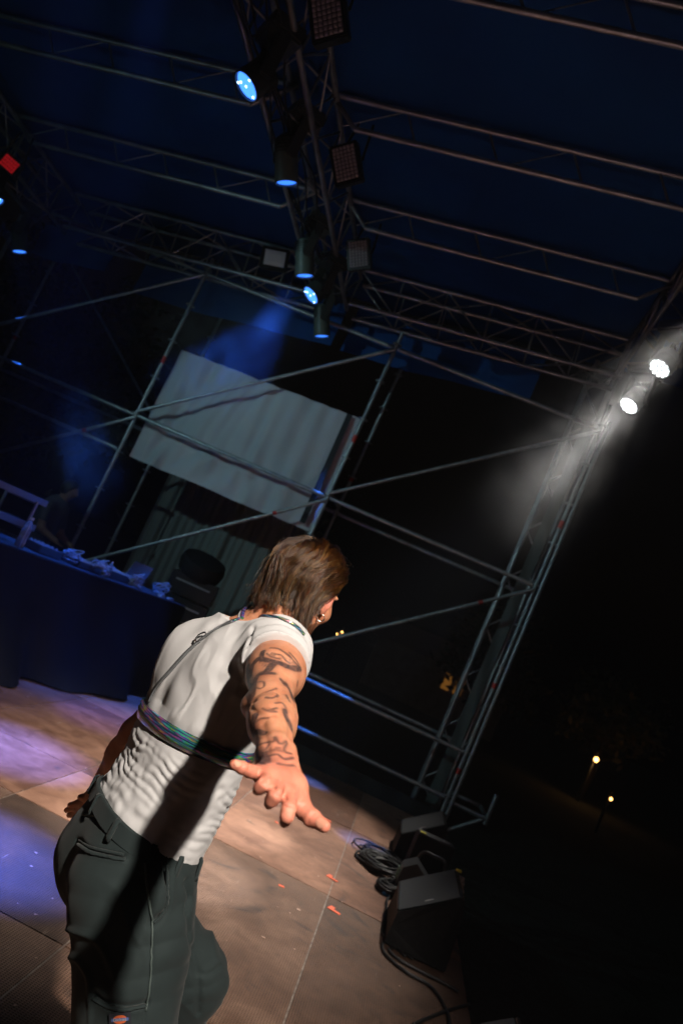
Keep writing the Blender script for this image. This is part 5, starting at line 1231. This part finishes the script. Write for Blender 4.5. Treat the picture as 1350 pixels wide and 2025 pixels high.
# ---- shoes
SHOE = mat('black_shoe', (0.02, 0.02, 0.022), 0.5); SOLE = mat('white_sole', (0.6, 0.6, 0.58), 0.6)
d30, r30 = fr(30)
for a, heel in ((RA, 0.0), (LA, 0.085)):
    c = V(a[0], a[1], 0); toe = c + d30 * 0.17 + V(0, 0, 0.042); hl_ = c - d30 * 0.05 + V(0, 0, 0.042 + heel); ball = c + d30 * 0.11 + V(0, 0, 0.044)
    v_, f_ = polygonise([('+', 0.03, rcone(hl_, ball, 0.042, 0.046)), ('+', 0.03, rcone(ball, toe, 0.046, 0.036)), ('+', 0.03, rcone(hl_ + d30 * 0.05 + V(0, 0, 0.04), a + V(0, 0, 0.03), 0.045, 0.048)), ('&', 0.005, lambda p: 0.012 - p[..., 2])], c + V(-0.25, -0.25, 0), c + V(0.3, 0.3, 0.35), 0.007, 2)
    so = np_mesh('shoe', v_, f_, SHOE, singer)
    v_, f_ = polygonise([('+', 0.02, rcone(hl_ - V(0, 0, 0.03), ball - V(0, 0, 0.03), 0.045, 0.049)), ('+', 0.02, rcone(ball - V(0, 0, 0.03), toe - V(0, 0, 0.028), 0.049, 0.038)), ('&', 0.004, lambda p: 0.002 - p[..., 2])] + ([('&', 0.004, lambda p: p[..., 2] - 0.03)] if heel == 0 else []), c + V(-0.25, -0.25, -0.01), c + V(0.3, 0.3, 0.2), 0.007, 1)
    np_mesh('sole', v_, f_, SOLE, so)

# ---- hair
HAIR = bpy.data.materials.new('brown_hair'); HAIR.use_nodes = True
nt = HAIR.node_tree; nt.nodes.remove(nt.nodes['Principled BSDF'])
hb_ = nt.nodes.new('ShaderNodeBsdfHairPrincipled'); hb_.model = 'CHIANG'; hb_.parametrization = 'MELANIN'
hb_.inputs['Melanin'].default_value = 0.64; hb_.inputs['Melanin Redness'].default_value = 0.62; hb_.inputs['Roughness'].default_value = 0.32; hb_.inputs['Radial Roughness'].default_value = 0.5
hb_.inputs['Random Color'].default_value = 0.6
nt.links.new(hb_.outputs[0], nt.nodes['Material Output'].inputs['Surface'])
CAP = mat('hair_underlayer', (0.020, 0.012, 0.008), 0.6)
cap_l = [('+', 0.01, ellh(hl(0, -0.014, 0.047), (0.0805, 0.101, 0.0895), HM)), ('+', 0.03, ellh(hl(0, -0.070, -0.025), (0.060, 0.034, 0.060), HM)),
         ('-', 0.01, ellh(hl(0, 0.105, -0.03), (0.12, 0.075, 0.100), HM)), ('-', 0.006, ellh(hl(0.085, 0.012, -0.03), (0.03, 0.034, 0.048), HM)), ('-', 0.006, ellh(hl(-0.085, 0.012, -0.03), (0.03, 0.034, 0.048), HM)), ('-', 0.01, lambda p: (p - np.float32(hl(0, 0, -0.078))) @ np.float32(uH))]
cv, cf_ = polygonise(cap_l, Hc - 0.2, Hc + 0.2, 0.004, 2)
hair = empty('hair', Hc, parent=singer); hair['label'] = 'mid length brown hair swept back over the ears'
np_mesh('underlayer', cv, cf_, CAP, hair)
def head_d(p):      # distance to the skull used to keep strands outside
    q = (p - hl(0, -0.014, 0.045)) @ HM.T; r_ = KH * np.array([0.080, 0.101, 0.088]); k0 = np.linalg.norm(q / r_, axis=-1); k1 = np.linalg.norm(q / r_ ** 2, axis=-1) + 1e-9
    d = k0 * (k0 - 1) / k1; n = (q / r_ ** 2) @ HM; n /= np.linalg.norm(n, axis=-1, keepdims=True)
    qn = (p - hl(0, -0.045, -0.10)); 
    return d, n
def strands(NG, seed, per, seg=15):
    R5 = np.random.default_rng(seed); u = R5.normal(size=(NG * 6, 3)); u /= np.linalg.norm(u, axis=1)[:, None]
    loc = u * np.array([0.080, 0.101, 0.088]) + np.array([0, -0.014, 0.045])
    ok = (loc[:, 2] > -0.035) & ((loc[:, 1] < 0.045) | (loc[:, 2] > 0.085)) & ~((np.abs(loc[:, 0]) > 0.055) & (loc[:, 1] > -0.005) & (loc[:, 2] < 0.055)) & ~((loc[:, 1] > 0.0) & (loc[:, 2] < 0.04))
    loc = loc[ok][:NG]; n0 = len(loc); p = Hc + (loc * KH) @ HM; pts = [p.copy()]
    depth = R5.uniform(0.002, 0.016, n0) * np.clip(0.55 + loc[:, 2] * 6, 0.4, 1.0)
    ph_ = R5.uniform(0, 6.28, n0); L_ = np.where(loc[:, 2] > 0.05, R5.uniform(0.13, 0.175, n0), np.where(loc[:, 2] > 0.0, R5.uniform(0.08, 0.115, n0), R5.uniform(0.04, 0.07, n0)))
    stop = R5.uniform(-0.098, -0.035, n0); side = np.sign(loc[:, 0] + 0.012); dirv = None; ds = L_ / (seg - 1)
    frontness = np.clip((loc[:, 1] + 0.02) / 0.09, 0, 1)
    for i in range(seg - 1):
        t = i / (seg - 2); q = (p - Hc) @ HM.T
        d, n = head_d(p)
        top = np.clip((q[:, 2] - 0.07) / 0.06, 0, 1)
        flow = -uH[None] * (0.9 - 0.55 * top)[:, None] - fH[None] * (0.30 + 1.1 * frontness * (1 - 0.5 * t))[:, None] + rH[None] * (side * (0.75 * top + 0.10))[:, None]
        flow = flow + (vnoise(p * 26 + 4) * 0.75)[:, None] * rH[None] + (vnoise(p * 30 + 11) * 0.6)[:, None] * fH[None]
        flow = flow + ((np.cos(ph_ + t * 7) * 0.22)[:, None] * np.cross(n, flow))
        hang = np.clip((0.035 - q[:, 2]) / 0.07, 0, 1)[:, None] * np.clip((0.03 - q[:, 1]) / 0.04, 0, 1)[:, None]
        tang = flow - n * (flow * n).sum(1)[:, None]
        flick = np.full(n0, max(0.0, (t - 0.72) / 0.28) * 0.5)
        v = tang / (np.linalg.norm(tang, axis=1)[:, None] + 1e-9) * (1 - hang) + hang * (-V(0, 0, 1)[None] + fH[None] * 0.18 - fH[None] * (0.02 + flick * 0.5)[:, None] + rH[None] * (np.sin(ph_) * 0.3 * (1 + flick))[:, None])
        v /= np.linalg.norm(v, axis=1)[:, None] + 1e-9
        dirv = v if dirv is None else 0.55 * dirv + 0.45 * v; dirv /= np.linalg.norm(dirv, axis=1)[:, None] + 1e-9
        p = p + dirv * (ds * np.clip((q[:, 2] - stop) / 0.02, 0, 1))[:, None]
        want = depth * min(1.0, 0.15 + i / 4.0); d, n = head_d(p); push = np.where(q[:, 2] > -0.06, np.clip(want - d, np.where(q[:, 2] > 0.03, -0.004, 0.0), 0.05), 0)
        p = p + n * push[:, None]
        # keep clear of neck and shirt
        ax = Nb - hl(0, -0.03, -0.07); w_ = p - hl(0, -0.03, -0.07); tt_ = np.clip((w_ @ ax) / (ax @ ax), 0, 1); rad_ = w_ - tt_[:, None] * ax; rl = np.linalg.norm(rad_, axis=1)
        lim = 0.058 + depth * 0.6; p = p + rad_ / (rl[:, None] + 1e-9) * np.clip(lim - rl, 0, 0.03)[:, None]
        pts.append(p.copy())
    G = np.stack(pts, 1)                                            # guides
    out = []
    for k in range(per):
        off = R5.normal(size=(n0, 1, 3)) * 0.0026; tlin = np.linspace(0, 1, seg)[None, :, None]
        wv = 0.0016 * np.sin(tlin * R5.uniform(5, 12, (n0, 1, 1)) + R5.uniform(0, 6, (n0, 1, 1))) * R5.normal(size=(n0, 1, 3))
        fly = np.where(R5.random((n0, 1, 1)) < 0.05, 1.0, 0.0) * R5.normal(size=(n0, 1, 3)) * 0.014 * tlin ** 2
        out.append(G + off * (1.15 - 0.6 * tlin) + wv + fly)
    return np.concatenate(out, 0)
HS = strands(760, 3, 20)
ncv, npt = HS.shape[0], HS.shape[1]
hc = bpy.data.hair_curves.new('strands'); hc.add_curves([npt] * ncv)
hc.position_data.foreach_set('vector', HS.astype(np.float32).ravel())
ra = hc.attributes.get('radius') or hc.attributes.new('radius', 'FLOAT', 'POINT')
ra.data.foreach_set('value', np.tile(np.linspace(0.00050, 0.00020, npt), ncv).astype(np.float32))
hc.materials.append(HAIR)
ho = bpy.data.objects.new('strands', hc); COL.objects.link(ho); adopt(ho, hair)
# eyebrow ridge hair and the hoop earring
ec = hl(0.088, 0.002, -0.043)
er_ = sweep('earring', [ec + (fH * math.cos(t) * 0.6 + rH * math.cos(t) * 0.8) * 0.0085 + uH * 0.0085 * math.sin(t) for t in np.linspace(0, 6.283, 20, endpoint=False)], 0.0013, mat('silver_ring', (0.8, 0.78, 0.74), 0.15, 1.0), singer, 6, True)

# ================================================================ the stagehand in the dark behind the table
b0 = at_z(135, 1070, 1.03) ; bx_, by_ = -4.35, 9.0
bp_ = []
B = lambda x, y, z: V(bx_ + x, by_ + y, z)
for pr in (rcone(B(0, 0, 0.95), B(0.02, 0, 1.18), 0.13, 0.14), rcone(B(0.02, 0, 1.2), B(0.05, 0, 1.42), 0.15, 0.13), rcone(B(0.05, -0.19, 1.43), B(0.05, 0.19, 1.43), 0.06, 0.06), rcone(B(0.06, 0, 1.46), B(0.09, 0, 1.56), 0.055, 0.05),
           ell(B(0.11, 0, 1.66), (0.095, 0.075, 0.115)), rcone(B(0.05, -0.2, 1.41), B(0.12, -0.26, 1.16), 0.052, 0.042), rcone(B(0.12, -0.26, 1.16), B(0.33, -0.2, 1.09), 0.042, 0.03), rcone(B(0.05, 0.2, 1.41), B(0.12, 0.26, 1.16), 0.052, 0.042), rcone(B(0.12, 0.26, 1.16), B(0.33, 0.2, 1.09), 0.042, 0.03),
           rcone(B(0, -0.09, 0.9), B(0.02, -0.1, 0.48), 0.09, 0.06), rcone(B(0.02, -0.1, 0.48), B(0, -0.1, 0.08), 0.058, 0.04), rcone(B(0, 0.09, 0.9), B(0.02, 0.1, 0.48), 0.09, 0.06), rcone(B(0.02, 0.1, 0.48), B(0, 0.1, 0.08), 0.058, 0.04),
           rcone(B(0, -0.1, 0.05), B(0.17, -0.12, 0.035), 0.04, 0.03), rcone(B(0, 0.1, 0.05), B(0.17, 0.12, 0.035), 0.04, 0.03), rcone(B(0.2, 0, 1.66), B(0.215, 0, 1.64), 0.012, 0.014)):
    bp_.append(('+', 0.04, pr))
for sy in (-0.2, 0.2):
    for j in range(4): bp_.append(('+', 0.006, rcone(B(0.34, sy + 0.03 - 0.02 * j, 1.085), B(0.41, sy + 0.03 - 0.022 * j, 1.068), 0.010, 0.008)))
    bp_.append(('+', 0.008, rcone(B(0.33, sy, 1.09), B(0.36, sy - 0.045 * (1 if sy > 0 else -1), 1.075), 0.012, 0.009)))
v_, f_ = polygonise(bp_, B(-0.4, -0.5, 0), B(0.5, 0.5, 1.85), 0.011, 2)
SKIN2 = mat('tanned_skin', (0.22, 0.12, 0.08), 0.6, noise=(20, (0.26, 0.15, 0.1), 0.4, 0.6))
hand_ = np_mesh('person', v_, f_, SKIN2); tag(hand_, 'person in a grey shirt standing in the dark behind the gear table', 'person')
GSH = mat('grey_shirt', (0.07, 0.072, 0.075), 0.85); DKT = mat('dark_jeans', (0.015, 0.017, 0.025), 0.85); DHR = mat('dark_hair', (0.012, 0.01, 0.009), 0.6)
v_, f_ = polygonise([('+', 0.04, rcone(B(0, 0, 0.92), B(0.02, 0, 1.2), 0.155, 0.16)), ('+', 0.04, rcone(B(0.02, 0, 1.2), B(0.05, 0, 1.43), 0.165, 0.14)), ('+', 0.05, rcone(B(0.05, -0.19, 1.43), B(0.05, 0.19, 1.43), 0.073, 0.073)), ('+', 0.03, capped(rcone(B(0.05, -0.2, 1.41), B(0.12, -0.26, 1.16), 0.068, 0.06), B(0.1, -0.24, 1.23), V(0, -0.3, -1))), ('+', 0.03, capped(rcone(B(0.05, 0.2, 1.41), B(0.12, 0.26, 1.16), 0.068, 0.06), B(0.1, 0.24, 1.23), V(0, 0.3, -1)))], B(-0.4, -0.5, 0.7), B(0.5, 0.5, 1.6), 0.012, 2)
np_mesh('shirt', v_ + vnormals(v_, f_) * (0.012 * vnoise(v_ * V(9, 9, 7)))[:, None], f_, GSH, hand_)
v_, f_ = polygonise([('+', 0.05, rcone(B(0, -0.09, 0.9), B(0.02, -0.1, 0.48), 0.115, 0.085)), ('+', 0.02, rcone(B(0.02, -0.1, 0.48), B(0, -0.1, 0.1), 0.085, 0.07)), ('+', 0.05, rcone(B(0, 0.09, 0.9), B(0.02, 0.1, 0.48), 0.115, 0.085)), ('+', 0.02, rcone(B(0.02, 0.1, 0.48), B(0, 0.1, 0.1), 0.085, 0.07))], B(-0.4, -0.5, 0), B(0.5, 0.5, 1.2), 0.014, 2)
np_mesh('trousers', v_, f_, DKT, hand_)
v_, f_ = polygonise([('+', 0.02, ell(B(0.10, 0, 1.675), (0.105, 0.085, 0.115))), ('-', 0.02, ell(B(0.21, 0, 1.60), (0.10, 0.10, 0.11)))], B(-0.2, -0.3, 1.4), B(0.4, 0.3, 1.9), 0.01, 2)
np_mesh('hair', v_, f_, DHR, hand_)

# ================================================================ the air
def volume_ob(name, lo, hi, dens, col, label, noise=None):
    m = bpy.data.materials.new(name); m.use_nodes = True; nt = m.node_tree; nt.nodes.remove(nt.nodes['Principled BSDF'])
    v = nt.nodes.new('ShaderNodeVolumePrincipled'); v.inputs['Color'].default_value = (*col, 1); v.inputs['Density'].default_value = dens; v.inputs['Anisotropy'].default_value = 0.0
    nt.links.new(v.outputs[0], nt.nodes['Material Output'].inputs['Volume'])
    o = box(name, [(a + b) / 2 for a, b in zip(lo, hi)], [b - a for a, b in zip(lo, hi)], m, None, None, 0.0)
    tag(o, label, 'haze', kind='stuff'); return o, nt, v
volume_ob('haze', (-14, -8, -2.3), (16, 70, 10), 0.0006, (0.85, 0.9, 1.0), 'thin stage haze filling the air under the roof')

# wisps of stage smoke drifting through the white beams and below the blue wash light
def smoke(label, c, size, dens, seed, scale=2.2):
    o, nt, v = volume_ob('smoke', [a - b / 2 for a, b in zip(c, size)], [a + b / 2 for a, b in zip(c, size)], 0.0, (0.95, 0.97, 1.0), label)
    N, L = nt.nodes.new, nt.links.new; geo = N('ShaderNodeNewGeometry')
    n = N('ShaderNodeTexNoise'); n.inputs['Scale'].default_value = scale; n.inputs['Detail'].default_value = 4; n.inputs['Distortion'].default_value = 0.6
    tc = N('ShaderNodeTexCoord'); L(tc.outputs['Object'], n.inputs['Vector'])
    m1 = N('ShaderNodeVectorMath'); m1.operation = 'DIVIDE'; m1.inputs[1].default_value = [s / 2 for s in size]; L(tc.outputs['Object'], m1.inputs[0])
    ln = N('ShaderNodeVectorMath'); ln.operation = 'LENGTH'; L(m1.outputs[0], ln.inputs[0])
    fall = N('ShaderNodeMapRange'); fall.interpolation_type = 'SMOOTHSTEP'; fall.inputs[1].default_value = 1.0; fall.inputs[2].default_value = 0.1; L(ln.outputs['Value'], fall.inputs[0])
    nr_ = N('ShaderNodeMapRange'); nr_.inputs[1].default_value = 0.38; nr_.inputs[2].default_value = 0.72; L(n.outputs['Fac'], nr_.inputs[0])
    mu = N('ShaderNodeMath'); mu.operation = 'MULTIPLY'; L(fall.outputs[0], mu.inputs[0]); L(nr_.outputs[0], mu.inputs[1])
    m2 = N('ShaderNodeMath'); m2.operation = 'MULTIPLY'; m2.inputs[1].default_value = dens; L(mu.outputs[0], m2.inputs[0]); L(m2.outputs[0], v.inputs['Density'])
    return o
smoke('pale smoke drifting through the beams of the white spotlights', (0.60, 7.7, 4.1), (2.3, 4.4, 3.0), 0.10, 1)
smoke('blue lit smoke drifting below the tilted lamp over the banner', (-3.0, 7.9, 3.7), (2.4, 2.0, 2.2), 0.12, 2)
c_ = at_y(172, 890, 8.6)
smoke('small blue lit wisp of smoke over the gear table', tuple(c_), (1.3, 1.4, 1.9), 0.22, 3, 2.5)
